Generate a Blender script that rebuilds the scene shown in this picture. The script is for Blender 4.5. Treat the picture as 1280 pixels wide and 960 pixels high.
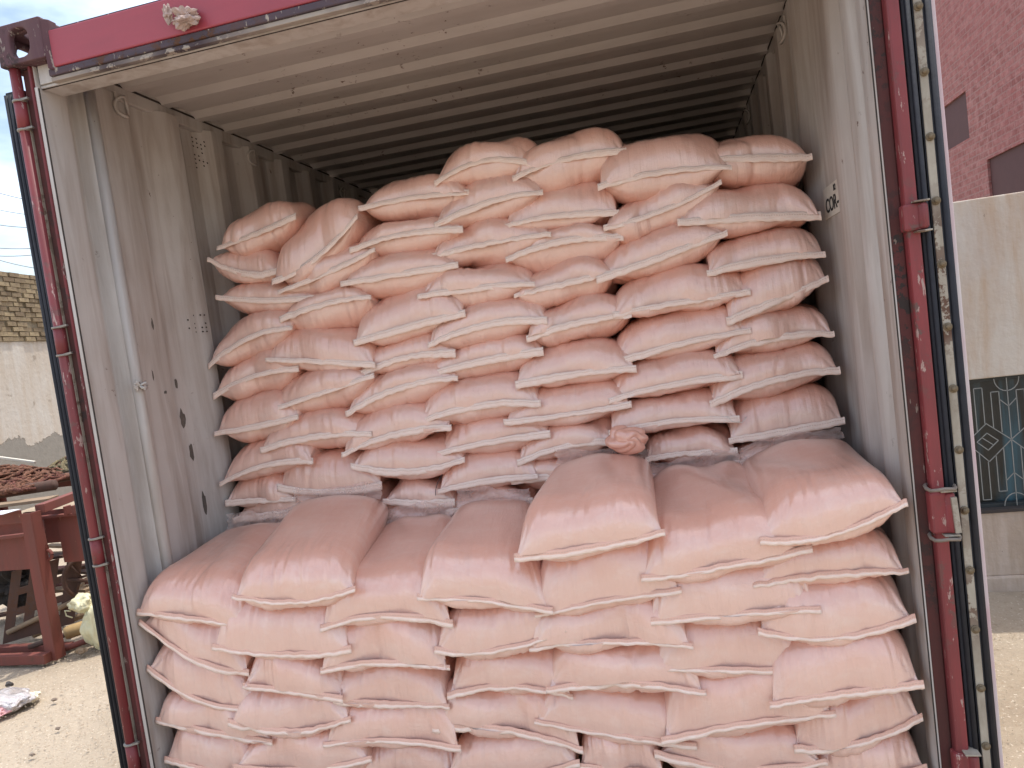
import bpy, bmesh, math, random
import numpy as np
from mathutils import Vector, Matrix, noise

random.seed(7)
rng = np.random.default_rng(11)
scene = bpy.context.scene
for o in list(bpy.data.objects):
    bpy.data.objects.remove(o)
COL = scene.collection

# ------------------------------------------------------------------ camera
FPX, ROLL, PITCH, YAW = 890.06, -0.1312, 0.0645, -0.2204
CAM = Vector((1.8256, -1.8499, 1.4866))
def cam_matrix():
    cy, sy = math.cos(YAW), math.sin(YAW); cp, sp = math.cos(PITCH), math.sin(PITCH); cr, sr = math.cos(ROLL), math.sin(ROLL)
    B = Matrix(((1, 0, 0), (0, 0, -1), (0, 1, 0)))
    Ry = Matrix(((cy, 0, -sy), (0, 1, 0), (sy, 0, cy)))
    Rp = Matrix(((1, 0, 0), (0, cp, -sp), (0, sp, cp)))
    Rr = Matrix(((cr, -sr, 0), (sr, cr, 0), (0, 0, 1)))
    R = Rr @ Rp @ Ry @ B
    M = Matrix((R[0], -R[1], -R[2])).transposed().to_4x4()
    M.translation = CAM
    return M
cd = bpy.data.cameras.new('camera')
cam = bpy.data.objects.new('camera', cd); COL.objects.link(cam)
cam.matrix_world = cam_matrix()
cd.sensor_fit = 'HORIZONTAL'; cd.sensor_width = 36; cd.lens = FPX / 1280 * 36
cd.clip_start = 0.02; cd.clip_end = 2000
scene.camera = cam

# ------------------------------------------------------------------ sun and sky
SUN = Vector((0.17, 0.245, 1)).normalized()
elev = math.asin(SUN.z); azim = math.atan2(SUN.x, SUN.y)
world = bpy.data.worlds.new('World'); scene.world = world; world.use_nodes = True
wn = world.node_tree.nodes; wl = world.node_tree.links; wn.clear()
wo = wn.new('ShaderNodeOutputWorld'); bg = wn.new('ShaderNodeBackground'); bg.inputs[1].default_value = 0.15
sky = wn.new('ShaderNodeTexSky'); sky.sky_type = 'NISHITA'; sky.sun_disc = False
sky.sun_elevation = elev; sky.sun_rotation = azim; sky.air_density = 1.3; sky.dust_density = 3.0
tc = wn.new('ShaderNodeTexCoord'); mp = wn.new('ShaderNodeMapping'); mp.inputs['Scale'].default_value = (1, 1, 2.6)
nz = wn.new('ShaderNodeTexNoise'); nz.inputs['Scale'].default_value = 2.2; nz.inputs['Detail'].default_value = 7; nz.inputs['Roughness'].default_value = .55
cr_ = wn.new('ShaderNodeValToRGB'); cr_.color_ramp.elements[0].position = .40; cr_.color_ramp.elements[1].position = .62
mx = wn.new('ShaderNodeMixRGB'); ad = wn.new('ShaderNodeMixRGB'); ad.blend_type = 'ADD'; ad.inputs[0].default_value = 1; ad.inputs[2].default_value = (4.4, 4.5, 4.7, 1)
wl.new(tc.outputs['Generated'], mp.inputs[0]); wl.new(mp.outputs[0], nz.inputs[0]); wl.new(nz.outputs[0], cr_.inputs[0])
wl.new(cr_.outputs[0], mx.inputs[0]); wl.new(sky.outputs[0], mx.inputs[1]); wl.new(sky.outputs[0], ad.inputs[1]); wl.new(ad.outputs[0], mx.inputs[2]); wl.new(mx.outputs[0], bg.inputs[0]); wl.new(bg.outputs[0], wo.inputs[0])
sl = bpy.data.lights.new('sun', 'SUN'); sl.energy = 2.25; sl.angle = math.radians(.6); sl.color = (1, .955, .88)
sun = bpy.data.objects.new('sun', sl); COL.objects.link(sun)
sun.rotation_euler = SUN.to_track_quat('Z', 'Y').to_euler()
scene.view_settings.view_transform = 'Standard'; scene.view_settings.look = 'None'
scene.view_settings.exposure = EXPOSURE = 0.62; scene.view_settings.gamma = 1

# ------------------------------------------------------------------ helpers
def obj(name, data, parent=None, mat=None):
    o = bpy.data.objects.new(name, data); COL.objects.link(o)
    if parent is not None:
        o.parent = parent
    if mat is not None and data is not None and not data.materials:
        data.materials.append(mat)
    return o
def tag(o, label=None, cat=None, group=None, kind=None):
    if label: o['label'] = label
    if cat: o['category'] = cat
    if group: o['group'] = group
    if kind: o['kind'] = kind
    return o
def thing(name, label, cat, loc=(0, 0, 0), group=None):
    o = bpy.data.objects.new(name, None); COL.objects.link(o); o.location = loc; o.empty_display_size = .1
    return tag(o, label, cat, group)
def root_loc(p):
    v = Vector((0, 0, 0))
    while p is not None:
        v = v + p.location; p = p.parent
    return v

class MB:
    """collects world-space geometry, then links it as one object"""
    def __init__(s): s.v = []; s.f = []; s.sm = []
    def add(s, vs, fs, smooth=False):
        b = len(s.v); s.v += [tuple(v) for v in vs]
        for f in fs: s.f.append(tuple(i + b for i in f)); s.sm.append(smooth)
        return s
    def box(s, x0, x1, y0, y1, z0, z1):
        v = [(x, y, z) for z in (z0, z1) for y in (y0, y1) for x in (x0, x1)]
        return s.add(v, [(0, 2, 3, 1), (4, 5, 7, 6), (0, 1, 5, 4), (2, 6, 7, 3), (0, 4, 6, 2), (1, 3, 7, 5)])
    def beam(s, a, b, w, h, up=(0, 0, 1)):
        a, b = Vector(a), Vector(b); d = (b - a).normalized(); u = Vector(up)
        if abs(d.dot(u)) > .95: u = Vector((0, 1, 0))
        r = d.cross(u).normalized(); u = r.cross(d)
        v = [p + r * sx * w / 2 + u * sz * h / 2 for p in (a, b) for sx, sz in ((-1, -1), (1, -1), (1, 1), (-1, 1))]
        return s.add(v, [(3, 2, 1, 0), (4, 5, 6, 7), (0, 1, 5, 4), (1, 2, 6, 5), (2, 3, 7, 6), (3, 0, 4, 7)])
    def tube(s, pts, r, n=8, cap=True):
        pts = [Vector(p) for p in pts]; rs = r if isinstance(r, (list, tuple)) else [r] * len(pts)
        vs = []; u = None
        for i, p in enumerate(pts):
            d = (pts[min(i + 1, len(pts) - 1)] - pts[max(i - 1, 0)]).normalized()
            if u is None:
                u = d.orthogonal().normalized()
            u = (u - d * u.dot(d)).normalized(); w = d.cross(u)
            for k in range(n):
                a = 2 * math.pi * k / n; vs.append(p + (u * math.cos(a) + w * math.sin(a)) * rs[i])
        fs = [(i * n + k, i * n + (k + 1) % n, (i + 1) * n + (k + 1) % n, (i + 1) * n + k) for i in range(len(pts) - 1) for k in range(n)]
        if cap: fs += [tuple(range(n))[::-1], tuple((len(pts) - 1) * n + k for k in range(n))]
        return s.add(vs, fs, True)
    def prism(s, poly, z0, z1):
        """poly: list of (x, y), extruded in z"""
        n = len(poly); v = [(x, y, z0) for x, y in poly] + [(x, y, z1) for x, y in poly]
        return s.add(v, [tuple(range(n))[::-1], tuple(range(n, 2 * n))] + [(i, (i + 1) % n, n + (i + 1) % n, n + i) for i in range(n)])
    def build(s, name, mat, parent=None, bevel=0, seg=2, label=None):
        me = bpy.data.meshes.new(name); L = root_loc(parent)
        me.from_pydata([(x - L.x, y - L.y, z - L.z) for x, y, z in s.v], [], s.f)
        me.polygons.foreach_set('use_smooth', s.sm)
        bm = bmesh.new(); bm.from_mesh(me); bmesh.ops.recalc_face_normals(bm, faces=bm.faces); bm.to_mesh(me); bm.free()
        me.materials.append(mat)
        o = obj(name, me, parent)
        if bevel:
            m = o.modifiers.new('bevel', 'BEVEL'); m.width = bevel; m.segments = seg; m.limit_method = 'ANGLE'
        if label: o['label'] = label
        return o

# ------------------------------------------------------------------ materials
def newmat(name):
    m = bpy.data.materials.new(name); m.use_nodes = True
    nt = m.node_tree; nt.nodes.clear()
    out = nt.nodes.new('ShaderNodeOutputMaterial'); b = nt.nodes.new('ShaderNodeBsdfPrincipled')
    nt.links.new(b.outputs[0], out.inputs[0])
    return m, nt, b, out
def N(nt, t, **k):
    n = nt.nodes.new(t)
    for a, v in k.items():
        if a in n.inputs: n.inputs[a].default_value = v
        else: setattr(n, a, v)
    return n
def coord(nt, scale=(1, 1, 1), src='Object', rot=(0, 0, 0)):
    t = nt.nodes.new('ShaderNodeTexCoord'); m = nt.nodes.new('ShaderNodeMapping')
    m.inputs['Scale'].default_value = scale; m.inputs['Rotation'].default_value = rot
    nt.links.new(t.outputs[src], m.inputs[0]); return m.outputs[0]
def noise_n(nt, vec, scale, detail=4, rough=.55, dist=0):
    n = N(nt, 'ShaderNodeTexNoise'); n.inputs['Scale'].default_value = scale; n.inputs['Detail'].default_value = detail
    n.inputs['Roughness'].default_value = rough; n.inputs['Distortion'].default_value = dist
    nt.links.new(vec, n.inputs['Vector']); return n.outputs[0]
def ramp(nt, fac, a, b, ca=(0, 0, 0, 1), cb=(1, 1, 1, 1)):
    r = nt.nodes.new('ShaderNodeValToRGB'); r.color_ramp.elements[0].position = a; r.color_ramp.elements[1].position = b
    r.color_ramp.elements[0].color = ca; r.color_ramp.elements[1].color = cb
    nt.links.new(fac, r.inputs[0]); return r.outputs[0]
def mix(nt, fac, a, b, mode='MIX'):
    m = nt.nodes.new('ShaderNodeMixRGB'); m.blend_type = mode
    for i, v in ((0, fac), (1, a), (2, b)):
        if isinstance(v, (int, float)): m.inputs[i].default_value = v
        elif isinstance(v, tuple): m.inputs[i].default_value = v if len(v) == 4 else (*v, 1)
        else: nt.links.new(v, m.inputs[i])
    return m.outputs[0]
def math_n(nt, op, a, b=None, clamp=False):
    m = nt.nodes.new('ShaderNodeMath'); m.operation = op; m.use_clamp = clamp
    for i, v in ((0, a), (1, b)):
        if v is None: continue
        if isinstance(v, (int, float)): m.inputs[i].default_value = v
        else: nt.links.new(v, m.inputs[i])
    return m.outputs[0]
def bump(nt, b, h, strength=.3, dist=.01, prev=None):
    n = nt.nodes.new('ShaderNodeBump'); n.inputs['Strength'].default_value = strength; n.inputs['Distance'].default_value = dist
    nt.links.new(h, n.inputs['Height'])
    if prev is not None: nt.links.new(prev, n.inputs['Normal'])
    nt.links.new(n.outputs[0], b.inputs['Normal']); return n.outputs[0]

def weathered(name, base, dark, rust=(.10, .045, .025), rust_at=.70, streak=(9, 9, .8), stain=.55, rough=.6, metal=0, fine=60, bstr=.25, chip=None, chip_at=.72):
    """painted steel: cloudy colour, vertical stains, rust specks and chips"""
    m, nt, b, o = newmat(name)
    v = coord(nt)
    cloud = ramp(nt, noise_n(nt, v, 3.0, 5), .3, .75)
    st = ramp(nt, noise_n(nt, coord(nt, streak), 2.2, 5, .6, .4), .42, .72)
    c = mix(nt, math_n(nt, 'MULTIPLY', cloud, .35), base, dark)
    c = mix(nt, math_n(nt, 'MULTIPLY', st, stain), c, dark)
    sp = noise_n(nt, v, 26, 6, .7); spm = ramp(nt, sp, rust_at, rust_at + .035)
    big = ramp(nt, noise_n(nt, v, 2.4, 3), .45, .62)
    spm = math_n(nt, 'MULTIPLY', spm, big)
    c = mix(nt, spm, c, rust)
    if chip:
        ch = ramp(nt, noise_n(nt, coord(nt, (1, 1, .25)), 55, 5, .7), chip_at, chip_at + .02)
        c = mix(nt, ch, c, chip)
    nt.links.new(c, b.inputs['Base Color'])
    b.inputs['Roughness'].default_value = rough; b.inputs['Metallic'].default_value = metal
    h = mix(nt, .5, noise_n(nt, v, fine, 4), noise_n(nt, v, 5, 2))
    h = mix(nt, spm, h, (0, 0, 0))
    bump(nt, b, h, bstr, .004)
    return m
def plain(name, col, rough=.6, metal=0, var=.25, scale=30, bstr=.2):
    m, nt, b, o = newmat(name); v = coord(nt)
    n = noise_n(nt, v, scale, 5)
    c = mix(nt, n, tuple(x * (1 - var) for x in col), tuple(min(1, x * (1 + var)) for x in col))
    nt.links.new(c, b.inputs['Base Color']); b.inputs['Roughness'].default_value = rough; b.inputs['Metallic'].default_value = metal
    bump(nt, b, noise_n(nt, v, scale * 3, 4), bstr, .003)
    return m

M_CREAM = weathered('cream_container_paint', (.57, .535, .505), (.32, .255, .21), rust_at=.655, stain=.8, rough=.5)
M_CEIL = weathered('ceiling_paint', (.55, .50, .47), (.33, .28, .25), rust_at=.62, streak=(1, 6, 6), stain=.3, rough=.6)
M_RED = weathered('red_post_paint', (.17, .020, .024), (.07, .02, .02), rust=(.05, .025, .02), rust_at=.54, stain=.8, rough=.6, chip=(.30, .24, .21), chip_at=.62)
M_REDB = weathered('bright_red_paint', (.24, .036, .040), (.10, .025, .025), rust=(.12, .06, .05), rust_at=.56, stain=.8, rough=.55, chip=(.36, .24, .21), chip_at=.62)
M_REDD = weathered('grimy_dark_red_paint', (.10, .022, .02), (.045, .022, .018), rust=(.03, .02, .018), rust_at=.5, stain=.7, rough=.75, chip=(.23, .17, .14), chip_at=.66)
M_HEAD = weathered('flare_pink_red_paint', (.36, .055, .075), (.20, .045, .06), rust=(.09, .05, .06), rust_at=.68, streak=(1.2, 1, 8), stain=.35, rough=.45, chip=(.30, .2, .2), chip_at=.74)  # header red: pinkish veil of lens flare put into the paint colour
M_CAST = weathered('grimy_casting_steel', (.10, .045, .055), (.17, .10, .09), rust=(.03, .02, .02), rust_at=.5, rough=.8, chip=(.30, .25, .22), chip_at=.60, bstr=.6)
M_RUB = plain('black_rubber', (.016, .017, .024), .75, 0, .4, 40)
M_STRIP = weathered('dirty_cream_strip', (.40, .355, .29), (.17, .13, .09), rust_at=.50, streak=(9, 9, 3), stain=.7, rough=.6)
M_RIVET = plain('rusty_rivet', (.17, .125, .075), .75, .1, .5, 90, .6)
M_SKIN = weathered('pale_stained_door_edge', (.62, .56, .55), (.50, .16, .22), rust_at=.7, streak=(6, 6, 1.2), stain=.55, rough=.5)
M_GRIME = weathered('flaking_grime', (.07, .055, .07), (.12, .07, .08), rust_at=.5, streak=(2, 9, 9), rough=.9, chip=(.36, .31, .26), chip_at=.60, bstr=.7)
M_LINE = plain('dark_sealant', (.045, .035, .03), .9)
M_GALV = plain('dull_bare_steel', (.28, .25, .22), .55, .5, .4, 60)
M_PLY = plain('floor_plywood', (.18, .11, .06), .8)

def bag_material():
    m, nt, b, o = newmat('pink_woven_sack')
    tc_ = nt.nodes.new('ShaderNodeTexCoord'); uv = tc_.outputs['UV']; ob = tc_.outputs['Object']
    oi = nt.nodes.new('ShaderNodeObjectInfo')
    at = nt.nodes.new('ShaderNodeAttribute'); at.attribute_name = 'loose_lit'
    # seed shift per sack
    add = nt.nodes.new('ShaderNodeVectorMath'); add.operation = 'ADD'; sc = nt.nodes.new('ShaderNodeVectorMath'); sc.operation = 'SCALE'
    cmb = nt.nodes.new('ShaderNodeCombineXYZ'); nt.links.new(oi.outputs['Random'], cmb.inputs[0]); nt.links.new(oi.outputs['Random'], cmb.inputs[2])
    nt.links.new(cmb.outputs[0], sc.inputs[0]); sc.inputs['Scale'].default_value = 37
    nt.links.new(uv, add.inputs[0]); nt.links.new(sc.outputs[0], add.inputs[1]); U = add.outputs[0]
    def mapped(s, rz=0):
        mp_ = nt.nodes.new('ShaderNodeMapping'); mp_.inputs['Scale'].default_value = s; mp_.inputs['Rotation'].default_value = (0, 0, rz)
        nt.links.new(U, mp_.inputs[0]); return mp_.outputs[0]
    tone = noise_n(nt, mapped((1, 1, 1)), 6, 4)
    c = mix(nt, tone, (.69, .305, .205), (.77, .40, .29))
    c = mix(nt, math_n(nt, 'MULTIPLY', oi.outputs['Random'], .45), c, (.77, .43, .335))
    # film standing off the powder reads whiter, patchy; top sacks carry painted light too
    patch = ramp(nt, noise_n(nt, mapped((1, 2.2, 1), .3), 13, 5, .65), .48, .80)
    lo = math_n(nt, 'ADD', math_n(nt, 'MULTIPLY', at.outputs['Fac'], .50), math_n(nt, 'MULTIPLY', patch, .30), True)
    c = mix(nt, lo, c, (.82, .62, .53))
    # weave threads: very fine two-way grid
    wv = nt.nodes.new('ShaderNodeTexWave'); wv.inputs['Scale'].default_value = 95; wv.inputs['Distortion'].default_value = 1.2; wv.bands_direction = 'X'
    nt.links.new(mapped((1, 1, 1)), wv.inputs[0])
    c = mix(nt, math_n(nt, 'MULTIPLY', wv.outputs['Fac'], .07), c, (.62, .33, .26))
    nt.links.new(c, b.inputs['Base Color'])
    rg = mix(nt, noise_n(nt, mapped((1, 1, 1)), 30, 4), (.27,) * 3, (.43,) * 3)
    nt.links.new(rg, b.inputs['Roughness']); b.inputs['Specular IOR Level'].default_value = .95
    b.inputs['Coat Weight'].default_value = 1.0; b.inputs['Coat Roughness'].default_value = .21
    # crinkles: stretched along the sack, crossing diagonals, and loose folds near the hem
    k1 = noise_n(nt, mapped((55, 7, 1)), 1.0, 5, .6, .5)
    k2 = noise_n(nt, mapped((16, 30, 1), .7), 1.0, 4, .6, 1.2)
    k3 = noise_n(nt, mapped((30, 30, 1)), 6, 3, .6)
    rid = math_n(nt, 'ABSOLUTE', math_n(nt, 'SUBTRACT', k2, .5))
    rid = math_n(nt, 'MULTIPLY', math_n(nt, 'POWER', math_n(nt, 'SUBTRACT', 1.0, math_n(nt, 'MULTIPLY', rid, 6, True), True), 2.0), 1.0)
    h = math_n(nt, 'ADD', math_n(nt, 'MULTIPLY', k1, .9), math_n(nt, 'MULTIPLY', rid, .10))
    h = math_n(nt, 'ADD', h, math_n(nt, 'MULTIPLY', k3, .05))
    h = math_n(nt, 'ADD', h, math_n(nt, 'MULTIPLY', wv.outputs['Fac'], .03))
    bump(nt, b, h, .60, .0066)
    return m
M_BAG = bag_material()
def hem_material(name, split):
    m, nt, b, o = newmat(name)
    tc_ = nt.nodes.new('ShaderNodeTexCoord'); uv = tc_.outputs['UV']
    sep = nt.nodes.new('ShaderNodeSeparateXYZ'); nt.links.new(uv, sep.inputs[0])
    mp_ = nt.nodes.new('ShaderNodeMapping'); mp_.inputs['Scale'].default_value = (60, 8, 1); nt.links.new(uv, mp_.inputs[0])
    n1 = noise_n(nt, mp_.outputs[0], 1, 5, .65)
    c = mix(nt, ramp(nt, n1, .3, .7), (.82, .58, .475), (.90, .75, .66))
    if split:
        c = mix(nt, ramp(nt, sep.outputs[1], .44, .56), mix(nt, n1, (.72, .40, .29), (.79, .49, .38)), c)
    dash = math_n(nt, 'GREATER_THAN', math_n(nt, 'FRACT', math_n(nt, 'MULTIPLY', sep.outputs[0], 130)), .35)
    band = math_n(nt, 'LESS_THAN', math_n(nt, 'ABSOLUTE', math_n(nt, 'SUBTRACT', sep.outputs[1], .33)), .06)
    st = math_n(nt, 'MULTIPLY', math_n(nt, 'MULTIPLY', dash, band), .55)
    c = mix(nt, st, c, (.55, .36, .28))
    nt.links.new(c, b.inputs['Base Color']); b.inputs['Roughness'].default_value = .55
    h = math_n(nt, 'SUBTRACT', n1, st)
    bump(nt, b, h, .5, .003)
    return m
M_HEM = hem_material('folded_white_hem', False); M_HEMF = hem_material('film_bordered_hem', True)
def film_material():
    m, nt, b, o = newmat('translucent_plastic_film')
    v = coord(nt)
    n1 = noise_n(nt, v, 22, 5, .6, 1.0)
    nt.links.new(mix(nt, n1, (.88, .62, .53), (.92, .76, .69)), b.inputs['Base Color']); b.inputs['Roughness'].default_value = .25
    bump(nt, b, n1, .7, .012)
    t = nt.nodes.new('ShaderNodeBsdfTransparent'); ms = nt.nodes.new('ShaderNodeMixShader')
    fac = ramp(nt, noise_n(nt, v, 15, 4, .6, .6), .2, .8, (.20,) * 3 + (1,), (.52,) * 3 + (1,))
    tl = nt.nodes.new('ShaderNodeBsdfTranslucent'); tl.inputs[0].default_value = (.93, .74, .66, 1); m2 = nt.nodes.new('ShaderNodeMixShader'); m2.inputs[0].default_value = .35
    nt.links.new(b.outputs[0], m2.inputs[1]); nt.links.new(tl.outputs[0], m2.inputs[2])
    nt.links.new(fac, ms.inputs[0]); nt.links.new(t.outputs[0], ms.inputs[1]); nt.links.new(m2.outputs[0], ms.inputs[2])
    nt.links.new(ms.outputs[0], o.inputs[0])
    return m
M_FILM = film_material()

# ------------------------------------------------------------------ ground
def ground():
    m, nt, b, o = newmat('dusty_sand_ground'); v = coord(nt)
    n1 = noise_n(nt, v, .8, 5); n2 = noise_n(nt, v, 45, 6, .7); n3 = noise_n(nt, v, 7, 5, .6)
    c = mix(nt, ramp(nt, n3, .3, .7), (.30, .238, .17), (.38, .31, .225))
    c = mix(nt, ramp(nt, n1, .4, .7), c, (.45, .375, .285))
    c = mix(nt, ramp(nt, n2, .56, .72), c, (.30, .225, .15))
    c = mix(nt, ramp(nt, noise_n(nt, v, 80, 3), .62, .72), c, (.66, .58, .47))
    nt.links.new(c, b.inputs['Base Color']); b.inputs['Roughness'].default_value = .95
    h = math_n(nt, 'ADD', math_n(nt, 'MULTIPLY', n2, .6), n3)
    bump(nt, b, h, .8, .02)
    # finer grid near the container, then out to the horizon
    xs = np.concatenate([[-600, -60, -20], np.linspace(-8, 8, 161), [20, 60, 600]])
    ys = np.concatenate([[-600, -60, -20], np.linspace(-8, 8, 161), [20, 60, 600]])
    X, Y = np.meshgrid(xs, ys); Z = np.zeros_like(X)
    for a, s in ((.012, 1.3), (.006, 4.1), (.003, 9.7)):
        Z += a * np.sin(X * s + 1.3 * np.sin(Y * s * .7)) * np.cos(Y * s * 1.1 + X * .3)
    near = (np.abs(X) < 8.1) & (np.abs(Y) < 8.1); Z = np.where(near, Z - .012, -.012)
    n = len(xs); V = np.stack([X, Y, Z], -1).reshape(-1, 3)
    F = [(j * n + i, j * n + i + 1, (j + 1) * n + i + 1, (j + 1) * n + i) for j in range(len(ys) - 1) for i in range(n - 1)]
    me = bpy.data.meshes.new('ground'); me.from_pydata(V.tolist(), [], F); me.polygons.foreach_set('use_smooth', [True] * len(F)); me.materials.append(m)
    tag(obj('ground', me), kind='structure')
    # loose grit
    g = MB()
    def grit(x, y, r):
        vs = [(x + r * sx * random.uniform(.6, 1.2), y + r * sy * random.uniform(.6, 1.2), r * sz * random.uniform(.5, .9)) for sx, sy, sz in ((1, 0, 0), (-1, 0, 0), (0, 1, 0), (0, -1, 0), (0, 0, 1), (0, 0, -.6))]
        g.add(vs, [(0, 2, 4), (2, 1, 4), (1, 3, 4), (3, 0, 4), (2, 0, 5), (1, 2, 5), (3, 1, 5), (0, 3, 5)])
    for i in range(7000):
        grit(random.uniform(-2.6, -.15), random.uniform(.1, 1.7), random.uniform(.0015, .005) * (1 if random.random() < .97 else 2.0))
    for i in range(2200):
        grit(random.uniform(2.65, 4.0), random.uniform(.2, 1.78), random.uniform(.0015, .004))
    tag(g.build('gravel', plain('grit', (.42, .34, .25), .9, 0, .5, 15)), 'fine pale grit scattered over the sandy ground', 'gravel', kind='stuff')
ground()

# ------------------------------------------------------------------ the shipping container
W, H, LEN = 2.438, 2.591, 6.058
cont = thing('shipping_container', 'open red shipping container with cream ribbed inside, stacked full of pink sacks', 'shipping container', (0, 0, 0))
RIN = W - .065
def wall_profile(side):
    """inner face of the side wall, seen from above: (depth from outer side, y)"""
    if side < 0:
        p = [(.086, .004), (.086, .115), (.040, .128), (.038, .178), (.060, .190), (.080, .200), (.085, .212), (.085, .226), (.074, .242), (.072, .40), (.050, .425), (.050, .52)]
        y = .52
    else:
        p = [(.076, .004), (.076, .10), (.052, .115), (.052, .14), (.070, .16), (.082, .20), (.078, .23), (.060, .25), (.060, .31), (.076, .34), (.076, .44), (.058, .46), (.058, .72)]
        y = .72
    while y < LEN - .4:
        p += [(.086, y + .068), (.086, y + .139), (.040, y + .207), (.040, y + .278)]; y += .278
    p.append((.040, LEN - .12)); return p
def wall_panel(side):
    p = wall_profile(side); mb = MB(); z0, z1 = .15, 2.50
    X = (lambda d: d) if side < 0 else (lambda d: W - d)
    th = .004
    n = len(p); zs = [z0, z1]
    inn = [(X(d), y) for d, y in p]; outr = [(X(d - th - .002), y + .001) for d, y in p]
    v = [(x, y, z) for x, y in inn for z in zs] + [(x, y, z) for x, y in outr for z in zs]
    f = []
    for i in range(n - 1):
        a = 2 * i; f.append((a, a + 2, a + 3, a + 1)); b_ = 2 * n + a; f.append((b_, b_ + 1, b_ + 3, b_ + 2))
    f += [(0, 1, 2 * n + 1, 2 * n), (2 * n - 2, 4 * n - 2, 4 * n - 1, 2 * n - 1)]
    mb.add(v, f)
    o = mb.build('side_panel', M_CREAM, cont, .006, 3)
    for q in o.data.polygons: q.use_smooth = True
    return o
wall_panel(-1); wall_panel(1)
# roof sheet: pressed ribs running across
rf = MB(); prof = [(.10, 2.545), (.33, 2.553)]
y = .370
while y < LEN - .2:
    prof += [(y, 2.553), (y + .030, 2.533), (y + .072, 2.533), (y + .100, 2.553)]; y += .199
prof.append((LEN - .05, 2.553))
v = []
for (yy, zz) in prof:
    v += [(.064, yy, zz), (W - .064, yy, zz), (.064, yy, zz + .004), (W - .064, yy, zz + .004)]
f = []
for i in range(len(prof) - 1):
    a = 4 * i; f += [(a, a + 1, a + 5, a + 4), (a + 2, a + 6, a + 7, a + 3)]
rf.add(v, f); ro = rf.build('roof_panel', M_CEIL, cont)
# rails, floor, far end
for s in (0, 1):
    x0, x1 = (.008, .066) if s == 0 else (W - .066, W - .008)
    MB().box(x0, x1, .18, LEN - .178, 2.488, 2.560).build('top_rail', M_CREAM, cont, .004)
    MB().box(x0, x1, .18, LEN - .178, .0, .148).build('bottom_rail', M_RED, cont, .004)
    xa, xb = (.0665, .0695) if s == 0 else (W - .0695, W - .0665)
    MB().box(xa, xb, .15, LEN - .2, 2.534, 2.541).build('sealant_bead', M_LINE, cont)
MB().box(.05, W - .05, .02, LEN - .1, .13, .172).build('floor', M_PLY, cont)
MB().box(.05, W - .05, LEN - .10, LEN - .05, .15, 2.53).build('end_wall', M_CREAM, cont)
# header over the door
MB().box(.162, W - .162, -.012, .010, 2.4475, 2.553).build('header_beam', M_HEAD, cont, .004)
MB().box(.150, W - .150, -.010, .016, 2.4255, 2.446).build('header_lip', M_GRIME, cont, .003)
MB().box(.150, W - .150, -.004, .016, 2.4115, 2.4245).build('header_lower_edge', weathered('flaking_cream', (.40, .35, .30), (.20, .15, .14), rust=(.07, .05, .06), rust_at=.42, streak=(2, 9, 9), rough=.8, bstr=.6), cont, .002)
MB().box(.090, W - .080, .018, .098, 2.410, 2.418).build('header_soffit', M_CREAM, cont, .001)
MB().box(.095, W - .085, .012, .100, 2.4195, 2.545).build('header_inner', M_CREAM, cont)
MB().box(.088, W - .078, .0225, .0265, 2.4085, 2.4098).build('sealant_bead', M_LINE, cont)
MB().box(.162, W - .162, -.004, .10, 2.5545, 2.560).build('roof_edge', M_GRIME, cont, .002)
# door sill
MB().box(.162, W - .162, -.01, .12, .0, .128).build('door_sill', M_RED, cont, .004)

# corner castings with their three lifting holes
def casting(x0, z0, inner_right):
    w, d, h, t = .162, .170, .118, .022
    y0 = -.028; mb = MB()
    def plate(o, u, v, n, uw, vh, ru, rv, hole=True, K=20):
        o, u, v, n = map(Vector, (o, u, v, n))
        if not hole:
            vs = [o, o + u * uw, o + u * uw + v * vh, o + v * vh]; vs += [p + n * t for p in vs]
            mb.add(vs, [(0, 1, 2, 3), (7, 6, 5, 4), (0, 4, 5, 1), (1, 5, 6, 2), (2, 6, 7, 3), (3, 7, 4, 0)]); return
        c = o + u * uw / 2 + v * vh / 2; inn = []; outr = []
        for k in range(K):
            a = 2 * math.pi * (k + .5) / K; ca, sa = math.cos(a), math.sin(a)
            sg = lambda q, e: math.copysign(abs(q) ** e, q)
            inn.append(c + u * ru * sg(ca, .75) + v * rv * sg(sa, .75))
            m_ = max(abs(ca), abs(sa)); outr.append(c + u * (uw / 2) * ca / m_ + v * (vh / 2) * sa / m_)
        vs = inn + outr + [p + n * t for p in inn] + [p + n * t for p in outr]; fs = []
        for k in range(K):
            j = (k + 1) % K
            fs += [(k, j, K + j, K + k), (2 * K + k, 3 * K + k, 3 * K + j, 2 * K + j), (k, 2 * K + k, 2 * K + j, j), (K + k, K + j, 3 * K + j, 3 * K + k)]
        mb.add(vs, fs)
    zt = z0 + h
    plate((x0, y0, z0), (1, 0, 0), (0, 0, 1), (0, 1, 0), w, h, .034, .042)                       # front
    plate((x0, y0 + t, zt - t), (1, 0, 0), (0, 1, 0), (0, 0, 1), w, d - t, .03, .058)             # top
    for xx, nx, ho in ((x0, 1, not inner_right or True), (x0 + w, -1, False)):
        is_outer = (nx == 1) != inner_right if False else ((xx < 1) == (nx == 1) if x0 < 1 else (nx == -1))
        plate((xx, y0 + t, z0), (0, 1, 0), (0, 0, 1), (nx, 0, 0), d - t, h - t, .046, .034, hole=is_outer)
    plate((x0 + t, y0 + d, z0), (1, 0, 0), (0, 0, 1), (0, -1, 0), w - 2 * t, h - t, 0, 0, hole=False)
    plate((x0 + t, y0 + t, z0), (1, 0, 0), (0, 1, 0), (0, 0, 1), w - 2 * t, d - 2 * t, 0, 0, hole=False)
    return mb.build('corner_casting', M_CAST, cont, .005, 2)
casting(.002, H - .118, True); casting(W - .164, H - .118, False)
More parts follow.
